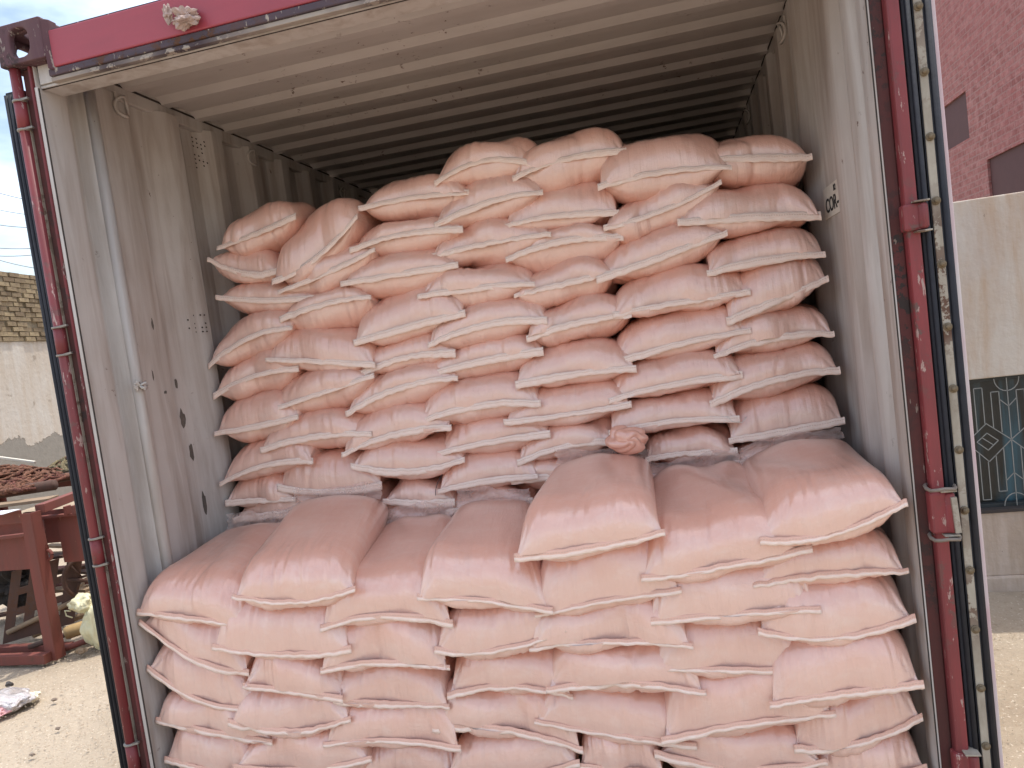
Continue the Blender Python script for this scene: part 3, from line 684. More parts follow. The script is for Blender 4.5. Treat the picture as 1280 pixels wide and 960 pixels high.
ORD = ['', 'first', 'second', 'third', 'fourth', 'fifth', 'sixth', 'seventh', 'eighth', 'ninth', 'tenth']
COLN = {1: 'leftmost column', 2: 'second column from left', 3: 'third column from left', 4: 'middle column', 5: 'third column from right', 6: 'second column from right', 7: 'rightmost column'}
BAGS = [   # stack, column, row, seam left, seam middle, seam right, top, bottom
    ('r', 1, 1, (0.192, 0.637, 1.971), (0.348, 0.637, 1.999), (0.529, 0.637, 2.041), 2.113, 1.943),
    ('r', 1, 2, (0.142, 0.639, 1.936), (0.270, 0.639, 1.868), (0.423, 0.639, 1.853), 1.969, 1.821),
    ('r', 1, 3, (0.159, 0.629, 1.787), (0.311, 0.629, 1.756), (0.560, 0.629, 1.731), 1.824, 1.696),
    ('r', 1, 4, (0.100, 0.602, 1.532), (0.260, 0.602, 1.607), (0.466, 0.602, 1.626), 1.705, 1.531),
    ('r', 1, 5, (0.100, 0.602, 1.415), (0.210, 0.602, 1.451), (0.466, 0.602, 1.476), 1.561, 1.382),
    ('r', 1, 6, (0.100, 0.571, 1.267), (0.222, 0.571, 1.275), (0.453, 0.571, 1.296), 1.399, 1.221),
    ('r', 1, 7, (0.100, 0.557, 1.073), (0.260, 0.557, 1.121), (0.493, 0.557, 1.130), 1.222, 1.079),
    ('r', 1, 8, (0.100, 0.570, 0.998), (0.196, 0.570, 0.995), (0.391, 0.570, 0.985), 1.092, 0.957),
    ('r', 2, 1, (0.416, 0.612, 1.812), (0.602, 0.612, 1.873), (0.782, 0.612, 1.991), 2.052, 1.834),
    ('r', 2, 2, (0.430, 0.620, 1.768), (0.608, 0.620, 1.808), (0.827, 0.620, 1.862), 1.898, 1.743),
    ('r', 2, 3, (0.425, 0.610, 1.669), (0.595, 0.610, 1.697), (0.791, 0.610, 1.698), 1.751, 1.598),
    ('r', 2, 4, (0.352, 0.591, 1.521), (0.555, 0.591, 1.491), (0.776, 0.591, 1.454), 1.618, 1.447),
    ('r', 2, 5, (0.310, 0.579, 1.325), (0.497, 0.579, 1.360), (0.770, 0.579, 1.413), 1.456, 1.303),
    ('r', 2, 6, (0.289, 0.566, 1.188), (0.491, 0.566, 1.216), (0.735, 0.566, 1.204), 1.312, 1.163),
    ('r', 2, 7, (0.333, 0.570, 1.040), (0.509, 0.570, 1.006), (0.744, 0.570, 1.016), 1.147, 0.986),
    ('r', 2, 8, (0.367, 0.570, 0.941), (0.541, 0.570, 0.938), (0.733, 0.570, 0.943), 0.999, 0.889),
    ('r', 3, 1, (0.784, 0.654, 2.029), (0.957, 0.654, 2.032), (1.197, 0.654, 2.016), 2.114, 1.958),
    ('r', 3, 2, (0.737, 0.629, 1.881), (0.918, 0.629, 1.903), (1.162, 0.629, 1.891), 1.961, 1.833),
    ('r', 3, 3, (0.689, 0.616, 1.763), (0.883, 0.616, 1.767), (1.131, 0.616, 1.766), 1.851, 1.692),
    ('r', 3, 4, (0.713, 0.599, 1.544), (0.909, 0.599, 1.572), (1.138, 0.599, 1.595), 1.711, 1.528),
    ('r', 3, 5, (0.710, 0.603, 1.427), (0.922, 0.603, 1.465), (1.082, 0.603, 1.460), 1.541, 1.416),
    ('r', 3, 6, (0.651, 0.579, 1.289), (0.854, 0.579, 1.355), (1.084, 0.579, 1.366), 1.431, 1.276),
    ('r', 3, 7, (0.619, 0.563, 1.137), (0.815, 0.563, 1.192), (1.041, 0.563, 1.198), 1.299, 1.160),
    ('r', 3, 8, (0.653, 0.556, 1.096), (0.838, 0.556, 1.058), (1.076, 0.556, 1.077), 1.168, 1.030),
    ('r', 3, 9, (0.749, 0.570, 0.951), (0.876, 0.570, 0.936), (1.016, 0.570, 0.930), 1.011, 0.878),
    ('r', 4, 1, (1.088, 0.647, 2.067), (1.288, 0.647, 2.111), (1.469, 0.647, 2.062), 2.192, 2.031),
    ('r', 4, 2, (1.071, 0.634, 1.920), (1.271, 0.634, 1.966), (1.462, 0.634, 1.967), 2.065, 1.900),
    ('r', 4, 3, (1.046, 0.635, 1.812), (1.216, 0.635, 1.823), (1.471, 0.635, 1.822), 1.919, 1.755),
    ('r', 4, 4, (0.980, 0.608, 1.673), (1.176, 0.608, 1.676), (1.397, 0.608, 1.658), 1.757, 1.620),
    ('r', 4, 5, (0.998, 0.595, 1.496), (1.169, 0.595, 1.538), (1.426, 0.595, 1.532), 1.636, 1.473),
    ('r', 4, 6, (0.969, 0.598, 1.389), (1.145, 0.598, 1.415), (1.398, 0.598, 1.429), 1.500, 1.352),
    ('r', 4, 7, (0.934, 0.570, 1.227), (1.140, 0.570, 1.263), (1.370, 0.570, 1.249), 1.363, 1.204),
    ('r', 4, 8, (0.986, 0.571, 1.107), (1.160, 0.571, 1.128), (1.390, 0.571, 1.140), 1.215, 1.086),
    ('r', 4, 9, (0.971, 0.556, 0.971), (1.136, 0.556, 0.995), (1.331, 0.556, 0.995), 1.093, 0.964),
    ('r', 4, 10, (0.986, 0.570, 0.892), (1.138, 0.570, 0.904), (1.300, 0.570, 0.911), 0.960, 0.842),
    ('r', 5, 1, (1.373, 0.643, 2.035), (1.582, 0.643, 2.068), (1.759, 0.643, 2.059), 2.162, 1.972),
    ('r', 5, 2, (1.325, 0.640, 1.874), (1.523, 0.640, 1.880), (1.711, 0.640, 1.858), 1.998, 1.839),
    ('r', 5, 3, (1.314, 0.633, 1.759), (1.510, 0.633, 1.793), (1.715, 0.633, 1.775), 1.846, 1.690),
    ('r', 5, 4, (1.328, 0.619, 1.626), (1.493, 0.619, 1.644), (1.676, 0.619, 1.661), 1.731, 1.569),
    ('r', 5, 5, (1.358, 0.593, 1.476), (1.527, 0.593, 1.505), (1.714, 0.593, 1.505), 1.590, 1.443),
    ('r', 5, 6, (1.302, 0.577, 1.325), (1.507, 0.577, 1.334), (1.708, 0.577, 1.329), 1.443, 1.295),
    ('r', 5, 7, (1.246, 0.564, 1.196), (1.445, 0.564, 1.196), (1.678, 0.564, 1.211), 1.298, 1.159),
    ('r', 5, 8, (1.272, 0.570, 1.049), (1.451, 0.570, 1.089), (1.620, 0.570, 1.092), 1.163, 1.045),
    ('r', 5, 9, (1.242, 0.570, 0.985), (1.418, 0.570, 0.990), (1.588, 0.570, 0.985), 1.044, 0.932),
    ('r', 6, 1, (1.664, 0.620, 1.952), (1.867, 0.620, 1.962), (2.085, 0.620, 1.937), 2.095, 1.890),
    ('r', 6, 2, (1.666, 0.623, 1.813), (1.871, 0.623, 1.839), (2.050, 0.623, 1.894), 1.930, 1.765),
    ('r', 6, 3, (1.623, 0.609, 1.645), (1.836, 0.609, 1.687), (2.049, 0.609, 1.731), 1.784, 1.640),
    ('r', 6, 4, (1.664, 0.594, 1.517), (1.871, 0.594, 1.526), (2.098, 0.594, 1.530), 1.645, 1.500),
    ('r', 6, 5, (1.645, 0.596, 1.355), (1.856, 0.596, 1.389), (2.087, 0.596, 1.405), 1.503, 1.355),
    ('r', 6, 6, (1.618, 0.570, 1.231), (1.832, 0.570, 1.261), (2.044, 0.570, 1.270), 1.358, 1.234),
    ('r', 6, 7, (1.605, 0.558, 1.121), (1.818, 0.558, 1.138), (2.019, 0.558, 1.127), 1.229, 1.117),
    ('r', 6, 8, (1.713, 0.570, 1.019), (1.861, 0.570, 1.025), (2.004, 0.570, 1.021), 1.100, 0.994),
    ('r', 6, 9, (1.705, 0.570, 0.945), (1.853, 0.570, 0.947), (1.996, 0.570, 0.944), 0.985, 0.895),
    ('r', 7, 1, (2.004, 0.647, 1.984), (2.185, 0.647, 1.960), (2.338, 0.647, 1.934), 2.038, 1.874),
    ('r', 7, 2, (1.910, 0.617, 1.791), (2.119, 0.617, 1.775), (2.338, 0.617, 1.745), 1.882, 1.728),
    ('r', 7, 3, (1.983, 0.604, 1.610), (2.179, 0.604, 1.628), (2.338, 0.604, 1.616), 1.723, 1.611),
    ('r', 7, 4, (2.026, 0.592, 1.450), (2.198, 0.592, 1.498), (2.338, 0.592, 1.537), 1.626, 1.466),
    ('r', 7, 5, (1.974, 0.594, 1.333), (2.178, 0.594, 1.374), (2.338, 0.594, 1.362), 1.466, 1.336),
    ('r', 7, 6, (1.944, 0.568, 1.186), (2.157, 0.568, 1.241), (2.338, 0.568, 1.249), 1.331, 1.189),
    ('r', 7, 7, (1.990, 0.570, 1.056), (2.185, 0.570, 1.073), (2.338, 0.570, 1.087), 1.198, 1.048),
    ('r', 7, 8, (1.995, 0.570, 0.978), (2.176, 0.570, 0.981), (2.338, 0.570, 0.981), 1.039, 0.928),
    ('f', 1, 2, (0.100, 0.047, 0.743), (0.250, 0.047, 0.629), (0.451, 0.047, 0.573), 0.755, 0.599),
    ('f', 1, 3, (0.100, 0.047, 0.593), (0.237, 0.047, 0.496), (0.453, 0.047, 0.457), 0.632, 0.467),
    ('f', 1, 4, (0.100, 0.047, 0.420), (0.273, 0.047, 0.382), (0.493, 0.047, 0.345), 0.489, 0.355),
    ('f', 1, 5, (0.106, 0.047, 0.289), (0.249, 0.047, 0.252), (0.414, 0.047, 0.232), 0.382, 0.223),
    ('f', 2, 2, (0.363, 0.030, 0.664), (0.568, 0.030, 0.632), (0.812, 0.030, 0.643), 0.791, 0.616),
    ('f', 2, 3, (0.445, 0.030, 0.536), (0.591, 0.030, 0.516), (0.763, 0.030, 0.490), 0.626, 0.496),
    ('f', 2, 4, (0.375, 0.030, 0.422), (0.580, 0.030, 0.388), (0.778, 0.030, 0.425), 0.509, 0.370),
    ('f', 2, 5, (0.366, 0.030, 0.274), (0.591, 0.030, 0.265), (0.824, 0.030, 0.300), 0.378, 0.242),
    ('f', 3, 2, (0.716, 0.030, 0.579), (0.900, 0.030, 0.596), (1.109, 0.030, 0.573), 0.727, 0.576),
    ('f', 3, 3, (0.731, 0.047, 0.472), (0.892, 0.047, 0.462), (1.086, 0.047, 0.450), 0.577, 0.448),
    ('f', 3, 4, (0.688, 0.030, 0.344), (0.903, 0.030, 0.356), (1.108, 0.030, 0.333), 0.472, 0.334),
    ('f', 3, 5, (0.775, 0.047, 0.230), (0.918, 0.047, 0.241), (1.074, 0.047, 0.232), 0.336, 0.203),
    ('f', 4, 2, (1.083, 0.030, 0.629), (1.263, 0.030, 0.621), (1.460, 0.030, 0.674), 0.753, 0.600),
    ('f', 4, 3, (1.095, 0.047, 0.484), (1.285, 0.047, 0.504), (1.452, 0.047, 0.472), 0.611, 0.477),
    ('f', 4, 4, (1.037, 0.047, 0.387), (1.268, 0.047, 0.375), (1.460, 0.047, 0.317), 0.486, 0.349),
    ('f', 4, 5, (1.056, 0.047, 0.247), (1.273, 0.047, 0.236), (1.446, 0.047, 0.280), 0.361, 0.210),
    ('f', 5, 2, (1.390, 0.030, 0.716), (1.586, 0.030, 0.748), (1.781, 0.030, 0.768), 0.914, 0.726),
    ('f', 5, 3, (1.363, 0.030, 0.625), (1.572, 0.030, 0.634), (1.793, 0.030, 0.615), 0.748, 0.607),
    ('f', 5, 4, (1.395, 0.030, 0.502), (1.604, 0.030, 0.517), (1.813, 0.030, 0.484), 0.612, 0.487),
    ('f', 5, 5, (1.345, 0.047, 0.399), (1.519, 0.047, 0.365), (1.772, 0.047, 0.328), 0.489, 0.345),
    ('f', 5, 6, (1.450, 0.047, 0.269), (1.562, 0.047, 0.257), (1.682, 0.047, 0.253), 0.361, 0.232),
    ('f', 6, 2, (1.697, 0.030, 0.688), (1.907, 0.030, 0.696), (2.120, 0.030, 0.702), 0.836, 0.677),
    ('f', 6, 3, (1.698, 0.047, 0.548), (1.892, 0.047, 0.538), (2.112, 0.047, 0.528), 0.681, 0.524),
    ('f', 6, 4, (1.694, 0.030, 0.355), (1.901, 0.030, 0.395), (2.129, 0.030, 0.423), 0.542, 0.363),
    ('f', 6, 5, (1.670, 0.047, 0.309), (1.854, 0.047, 0.266), (2.099, 0.047, 0.283), 0.368, 0.243),
    ('f', 7, 2, (1.976, 0.047, 0.765), (2.167, 0.047, 0.784), (2.338, 0.047, 0.780), 0.876, 0.749),
    ('f', 7, 3, (1.974, 0.030, 0.649), (2.149, 0.030, 0.625), (2.338, 0.030, 0.669), 0.764, 0.612),
    ('f', 7, 4, (1.981, 0.013, 0.458), (2.172, 0.013, 0.488), (2.338, 0.013, 0.508), 0.631, 0.451),
    ('f', 7, 5, (2.032, 0.047, 0.322), (2.190, 0.047, 0.334), (2.338, 0.047, 0.402), 0.466, 0.312),
    ('f', 7, 6, (2.073, 0.047, 0.229), (2.222, 0.047, 0.240), (2.338, 0.047, 0.268), 0.349, 0.213),
    ('t', 1, 1, (0.100, 0.045, 0.781), (0.274, 0.045, 0.751), (0.482, 0.045, 0.716), (0.004, 0.530, 0.889), (0.424, 0.530, 0.921)),
    ('t', 2, 1, (0.468, 0.019, 0.821), (0.665, 0.019, 0.794), (0.861, 0.019, 0.825), (0.409, 0.530, 0.993), (0.759, 0.530, 0.974)),
    ('t', 3, 1, (0.736, 0.032, 0.709), (0.930, 0.032, 0.735), (1.137, 0.032, 0.707), (0.738, 0.530, 0.877), (1.016, 0.530, 0.886)),
    ('t', 4, 1, (1.059, 0.019, 0.789), (1.235, 0.019, 0.771), (1.433, 0.019, 0.734), (1.039, 0.530, 0.922), (1.300, 0.530, 0.922)),
    ('t', 5, 1, (1.360, 0.006, 0.894), (1.562, 0.006, 0.906), (1.757, 0.006, 0.934), (1.412, 0.530, 1.044), (1.715, 0.530, 1.038)),
    ('t', 6, 1, (1.694, 0.019, 0.810), (1.896, 0.019, 0.828), (2.113, 0.019, 0.865), (1.718, 0.530, 0.978), (2.007, 0.530, 0.985)),
    ('t', 7, 1, (2.001, 0.006, 0.898), (2.170, 0.006, 0.901), (2.338, 0.006, 0.968), (2.014, 0.530, 1.005), (2.397, 0.530, 1.043)),
]
def xclip(p): return (min(max(p[0], .10), W - .10), p[1], p[2])
for bi, (st, c, rw, L, Mi, R, A, B) in enumerate(BAGS):
    cx = (L[0] + R[0]) / 2; h = (R[0] - L[0]) / 2
    if st == 't':
        zf = Mi[2]; zb = zf - .030; zt = zf + .124
        lab = 'broad pink sack lying on top of the front stack, ' + {1: 'at its left end', 2: 'second from the left', 3: 'third from the left', 4: 'fourth of seven', 5: 'raised highest, third from right', 6: 'second from the right', 7: 'at its right end'}[c]
        root = thing('pink_sack', lab, 'sack', (round(cx, 3), round(Mi[1], 3), round(zb, 3)), 'pink sacks stacked in the container')
        A = (A[0] - .012, A[1] + .035, A[2] + .030); B = (B[0] + .012, B[1] + .035, B[2] + .030)
        bk = (xclip(A), xclip(B))
        pillow(L, Mi, R, zt, zb, bk, root, 't', 500 + c)
        a_ = (bk[0][0] + .01, .55, bk[0][2] - .012); b_ = (bk[1][0] - .01, .55, bk[1][2] - .012)
        film(a_, b_, {1: .06, 2: .045, 3: .05, 4: .05, 5: .04, 6: .04, 7: .035}[c], .0, root, c * 1.7)
        continue
    if st == 'r':
        last = max(b[2] for b in BAGS if b[0] == 'r' and b[1] == c)
        where = 'topmost' if rw == 1 else (ORD[rw] + ' from the top')
        lab = 'pink sack in the rear stack, %s, %s' % (COLN[c], where)
        zt, zb = A, B; d = .55
    else:
        last = max(b[2] for b in BAGS if b[0] == 'f' and b[1] == c)
        lab = 'pink sack in the front stack, %s, %s layer down' % (COLN[c], ORD[rw])
        zt, zb = A, B; d = .50
        if rw == last: zb = min(zb, .178)
    root = thing('pink_sack', lab, 'sack', (round(cx, 3), round(Mi[1], 3), round(zb, 3)), 'pink sacks stacked in the container')
    ht = zt + .004; sl = (R[2] - L[2]) / 2 * .4
    bk = (xclip((cx - h * .95, Mi[1] + d, ht - sl)), xclip((cx + h * .95, Mi[1] + d, ht + sl)))
    pillow(L, Mi, R, zt + .009, zb - .007, bk, root, st, 31 * c + 7 * rw + (900 if st == 'f' else 0))
# the lowest, almost hidden course of the rear stack, standing behind the front step
for c in range(1, 8):
    b_ = [b for b in BAGS if b[0] == 'r' and b[1] == c][-1]
    x0 = .12 + (c - 1) * .318; x1 = min(x0 + .43, W - .10); zt = b_[7] + .07; zb = zt - .15
    root = thing('pink_sack', 'pink sack at the very bottom of the rear stack, %s, almost hidden' % COLN[c], 'sack', (round((x0 + x1) / 2, 3), .585, round(zb, 3)), 'pink sacks stacked in the container')
    pillow((x0, .572, zb + .05), ((x0 + x1) / 2, .572, zb + .06), (x1, .572, zb + .05), zt, zb, ((x0 + .01, 1.1, zt), (x1 - .01, 1.1, zt)), root, 'r', 640 + c)
# sacks of the next tier back, glimpsed over the topmost ones
for k, (x0, x1, y_, z_, lab) in enumerate(((.42, .80, 1.0, 2.055, 'pink sack glimpsed behind the topmost sack of the leftmost column'), (.86, 1.16, 1.06, 2.02, 'pink sack glimpsed behind the topmost sack of the third column'),
        (1.50, 1.86, 1.12, 2.22, 'pink sack glimpsed behind the topmost sack of the third column from right'), (1.90, 2.28, 1.14, 2.16, 'pink sack glimpsed behind the two topmost sacks at the right'))):
    root = thing('pink_sack', lab, 'sack', (round((x0 + x1) / 2, 3), y_, z_ - .16), 'pink sacks stacked in the container')
    pillow((x0, y_, z_ - .10), ((x0 + x1) / 2, y_, z_ - .09), (x1, y_, z_ - .10), z_, z_ - .16, ((x0 + .01, y_ + .5, z_), (x1 - .01, y_ + .5, z_)), root, 'r', 700 + k)
TWC = (1.655, .49, 1.105)
# knotted end of liner standing over the raised sack
tw = MB(); NT, NA = 44, 96; vs = []
for k in range(NT):
    th = math.pi * k / (NT - 1)
    for i in range(NA):
        a = 2 * math.pi * i / NA
        rr = 1 + (.22 * abs(math.sin(2.5 * a + 3.4 * th + 1.2 * noise.noise(Vector((math.cos(a), math.sin(a), th * 1.5))))) + .35 * noise.noise(Vector((math.cos(a) * 1.3, math.sin(a) * 1.3, th)))) * math.sin(th)
        vs.append((TWC[0] + .058 * rr * math.sin(th) * math.cos(a) + .012 * math.cos(th), TWC[1] - .034 * rr * math.cos(th), TWC[2] + .040 * rr * math.sin(th) * math.sin(a)))
tw.add(vs, [(k * NA + i, k * NA + (i + 1) % NA, (k + 1) * NA + (i + 1) % NA, (k + 1) * NA + i) for k in range(NT - 1) for i in range(NA)], True)
twist = tw.build('twisted_liner', M_BAG)
tag(twist, 'twisted knot of pink liner standing behind the highest sack of the front stack', 'plastic liner')
# hanging threads
M_THR = plain('pale_thread', (.70, .63, .56)); M_THRB = plain('black_thread', (.03, .025, .03))
def thread(pts, mat, lab):
    mb = MB(); mb.tube(pts, .0012, 5); tag(mb.build('loose_thread', mat), lab, 'thread')
thread([(1.985, .53, 1.145), (2.00, .525, 1.125), (2.03, .525, 1.120), (2.045, .53, 1.135)], M_THR, 'white thread looping below a hem in the second column from right')
thread([(.99, .55, 1.035), (.975, .535, 1.01), (.965, .53, .985), (.962, .53, .965)], M_THRB, 'short black thread hanging over the lower sacks of the rear stack')

# ------------------------------------------------------------------ left background
LW0 = (-7.25, 6.75, 0); LWA = math.radians(102.2)
def plaster_mat(name, white, grey, edge_z, amp, streakc):
    m, nt, b, o = newmat(name); v = coord(nt)
    sep = nt.nodes.new('ShaderNodeSeparateXYZ'); nt.links.new(v, sep.inputs[0])
    n = noise_n(nt, v, 1.6, 6, .6)
    lim = math_n(nt, 'ADD', math_n(nt, 'MULTIPLY', math_n(nt, 'SUBTRACT', n, .5), amp), edge_z)
    peel = ramp(nt, math_n(nt, 'SUBTRACT', sep.outputs[2], lim), .0, .02)
    w = mix(nt, ramp(nt, noise_n(nt, coord(nt, (3, 3, .5)), 2.5, 5), .35, .75), white, streakc)
    w = mix(nt, ramp(nt, noise_n(nt, v, 6, 6, .65), .60, .72), w, tuple(x * .62 for x in streakc))
    g = mix(nt, noise_n(nt, v, 9, 5), tuple(x * .7 for x in grey), grey)
    nt.links.new(mix(nt, peel, g, w), b.inputs['Base Color']); b.inputs['Roughness'].default_value = .9
    h = math_n(nt, 'ADD', math_n(nt, 'MULTIPLY', peel, .6), math_n(nt, 'MULTIPLY', noise_n(nt, v, 14, 6), .6))
    bump(nt, b, h, .6, .02); return m
lw = thing('boundary_wall', 'white peeling plaster wall with bare bricks laid along its top', 'wall', LW0)
lw.rotation_euler = (0, 0, LWA)
ox, oy = LW0[0], LW0[1]
MB().box(ox - 4.5, ox + 30, oy, oy + .25, -.05, 2.36).build('plaster', plaster_mat('peeling_white_plaster', (.52, .49, .44), (.29, .27, .235), .95, .9, (.44, .37, .29)), lw)
MORT = plain('crumbly_mortar', (.20, .165, .11), .95)
MB().box(ox - 4.5, ox + 30, oy - .008, oy + .24, 2.361, 3.36).build('mortar', MORT, lw)
mbk, nt, b, o_ = newmat('yellow_brown_brick'); v = coord(nt); oi = nt.nodes.new('ShaderNodeObjectInfo')
c = mix(nt, oi.outputs['Random'], (.17, .125, .075), (.33, .26, .155)); c = mix(nt, ramp(nt, noise_n(nt, v, 12, 5), .5, .75), c, (.14, .10, .065))
nt.links.new(c, b.inputs['Base Color']); b.inputs['Roughness'].default_value = .95; bump(nt, b, noise_n(nt, v, 40, 5), .7, .01)
bb = MB().box(-.108, .108, -.055, .055, -.030, .030); bm_ = bpy.data.meshes.new('brick'); bm_.from_pydata(bb.v, [], bb.f); bm_.materials.append(mbk)
rows = 14
for i in range(rows):
    for k in range(20):
        x = -2.3 + k * .226 + (.113 if i % 2 else 0); z = 2.361 + .034 + i * .0715
        if (i == rows - 1 and random.random() < .4) or random.random() < .02: continue
        o = obj('brick', bm_, lw); o.location = (x + random.uniform(-.012, .012), .083 + random.uniform(-.018, .012) - .055, z + random.uniform(-.005, .005))
        o.rotation_euler = (random.uniform(-.03, .03), random.uniform(-.022, .022), random.uniform(-.05, .05))
        o.scale = (random.uniform(.85, 1.03), 1, random.uniform(.85, 1.08))

# power lines against the sky
M_WIRE = plain('grey_cable', (.16, .17, .20), .6)
for k, (z0, z1, lab) in enumerate(((5.30, 5.08, 'topmost thin cable crossing the pale sky at left'), (4.98, 4.80, 'second thin cable from the top crossing the sky'), (4.70, 4.56, 'third thin cable from the top crossing the sky'),
        (4.28, 4.18, 'fourth cable from the top, just above the lower pair'), (4.14, 4.06, 'second lowest cable in the sky at left'), (4.03, 3.84, 'lowest cable, just above the brick top of the wall'))):
    mb = MB(); pts = []
    for i in range(41):
        t = -6 + i * .35; x = -9.6 + t * .5
        pts.append((x - 0.0, 9 + .0 * t, z0 + (z1 - z0) * t + .02 * t * t))
    mb.tube(pts, .0065, 5); tag(mb.build('power_line', M_WIRE), lab, 'cable', 'cables in the sky')

# old machine frame
M_MACH = weathered('machine_red_oxide', (.19, .048, .034), (.10, .045, .033), rust=(.10, .05, .03), rust_at=.6, stain=.5, rough=.75, chip=(.33, .19, .12), chip_at=.68)
M_DARKM = weathered('dark_rusty_steel', (.11, .055, .04), (.06, .04, .03), rust_at=.5, rough=.85)
M_WOOD = weathered('grey_brown_wood', (.30, .21, .13), (.16, .11, .07), rust_at=.8, streak=(2, 20, 20), rough=.85)
mf = thing('machine_frame', 'rusty red steel machine frame with angle iron legs by the left wall', 'machine frame', (-1.82, 1.44, 0))
def mfp(name, a, b, w, h, mat=M_MACH, bev=.003):
    return MB().beam(a, b, w, h).build(name, mat, mf, bev)
def angle(name, a, b, w, hx, hy):
    a, b = Vector(a), Vector(b); mb = MB(); q = .006
    mb.box(a.x, a.x + hx * w, a.y, a.y + hy * q, a.z, b.z) if hx > 0 and hy > 0 else mb.box(min(a.x, a.x + hx * w), max(a.x, a.x + hx * w), min(a.y, a.y + hy * q), max(a.y, a.y + hy * q), a.z, b.z)
    mb.box(min(a.x, a.x + hx * q), max(a.x, a.x + hx * q), min(a.y + hy * q, a.y + hy * w), max(a.y + hy * q, a.y + hy * w), a.z, b.z)
    return mb.build(name, M_MACH, mf, .0015)
LEGX, LEGY = -1.765, 1.425
angle('leg', (LEGX, LEGY, 0), (LEGX, LEGY, .862), .07, -1, 1)
angle('leg', (-3.10, LEGY, 0), (-3.10, LEGY, .862), .07, 1, 1)
angle('leg', (LEGX - .04, 2.42, 0), (LEGX - .04, 2.42, .862), .06, -1, -1)
angle('leg', (-3.10, 2.42, 0), (-3.10, 2.42, .862), .06, 1, -1)
mfp('top_rail', (-3.12, 1.435, .845), (LEGX - .072, 1.435, .845), .012, .075)
mfp('top_rail', (-1.775, LEGY + .075, .868), (-2.02, 2.45, .868), .055, .05)
mfp('top_rail', (-3.07, 1.5, .845), (-3.07, 2.40, .845), .05, .05)
mfp('top_rail', (-3.12, 2.44, .868), (-1.85, 2.44, .868), .05, .05)
mfp('bottom_rail', (-3.12, 1.40, .030), (-1.79, 1.40, .030), .05, .055)
mfp('bottom_rail', (-3.12, 1.57, .022), (-1.80, 1.57, .022), .05, .035)
mfp('cross_bar', (-3.10, 1.46, .695), (-1.85, 1.46, .735), .03, .02)
MB().box(-3.06, -1.86, 1.50, 1.512, .52, .80).build('side_panel', M_MACH, mf, .002)
MB().box(-1.84, -1.66, 1.66, 1.672, .50, .79).build('hopper_panel', M_MACH, mf, .002)
MB().box(-2.10, -1.66, 1.68, 1.70, .62, .82).build('hopper_panel', M_MACH, mf, .002)
MB().box(-2.05, -1.655, 1.62, 1.655, .785, .80).build('hopper_flange', M_MACH, mf, .002)
for zz in (.835,):
    MB().box(-1.72, -1.70, 1.60, 1.64, .80, .85).build('lug', M_MACH, mf, .002)
    MB().box(-1.665, -1.645, 1.60, 1.64, .80, .85).build('lug', M_MACH, mf, .002)
# hanging clamp
cl = MB(); cl.tube([(-1.80, 1.52, .80), (-1.785, 1.50, .70), (-1.765, 1.49, .63)], .012, 8); cl.tube([(-1.765 + .028 * math.cos(a), 1.49, .60 + .028 * math.sin(a)) for a in np.linspace(0, 6.28, 13)], .010, 6, False)
cl.build('clamp', M_MACH, mf)
# flywheel behind the leg
fw = MB(); fw.tube([(-1.88 + .045 * math.cos(a), 1.80 + .085 * math.cos(a), .36 + .115 * math.sin(a)) for a in np.linspace(0, 6.28, 25)], .014, 8, False)
for a in (0, 2.09, 4.19): fw.tube([(-1.88, 1.80, .36), (-1.88 + .045 * math.cos(a), 1.80 + .085 * math.cos(a), .36 + .115 * math.sin(a))], .008, 6)
fw.tube([(-1.95, 1.77, .36), (-1.60, 1.83, .30)], .012, 8)
fw.build('flywheel', M_DARKM, mf)
# perforated plate leaning under the frame, split so the slots are real openings
pp = MB(); A0, E1, E2 = Vector((-2.35, 1.62, .03)), Vector((.38, .16, .05)), Vector((.13, .03, .44))
us = [0, .14, .26, .40, .52, .66, .78, 1]; vs_ = [0, .18, .36, .46, .64, .74, 1]
for i in range(7):
    for k in range(6):
        if i % 2 == 1 and k % 2 == 1: continue
        a, b2 = us[i], us[i + 1]; c0, d0 = vs_[k], vs_[k + 1]; n_ = E1.cross(E2).normalized() * .006
        q = [A0 + E1 * a + E2 * c0, A0 + E1 * b2 + E2 * c0, A0 + E1 * b2 + E2 * d0, A0 + E1 * a + E2 * d0]
        pp.add(q + [p_ + n_ for p_ in q], [(0, 1, 2, 3), (7, 6, 5, 4), (0, 4, 5, 1), (1, 5, 6, 2), (2, 6, 7, 3), (3, 7, 4, 0)])
tag(pp.build('slotted_plate', M_DARKM), 'brown slotted metal plate leaning under the red machine frame', 'metal plate')

def single(mb, name, mat, lab, cat, bev=0, group=None):
    return tag(mb.build(name, mat, None, bev), lab, cat, group)
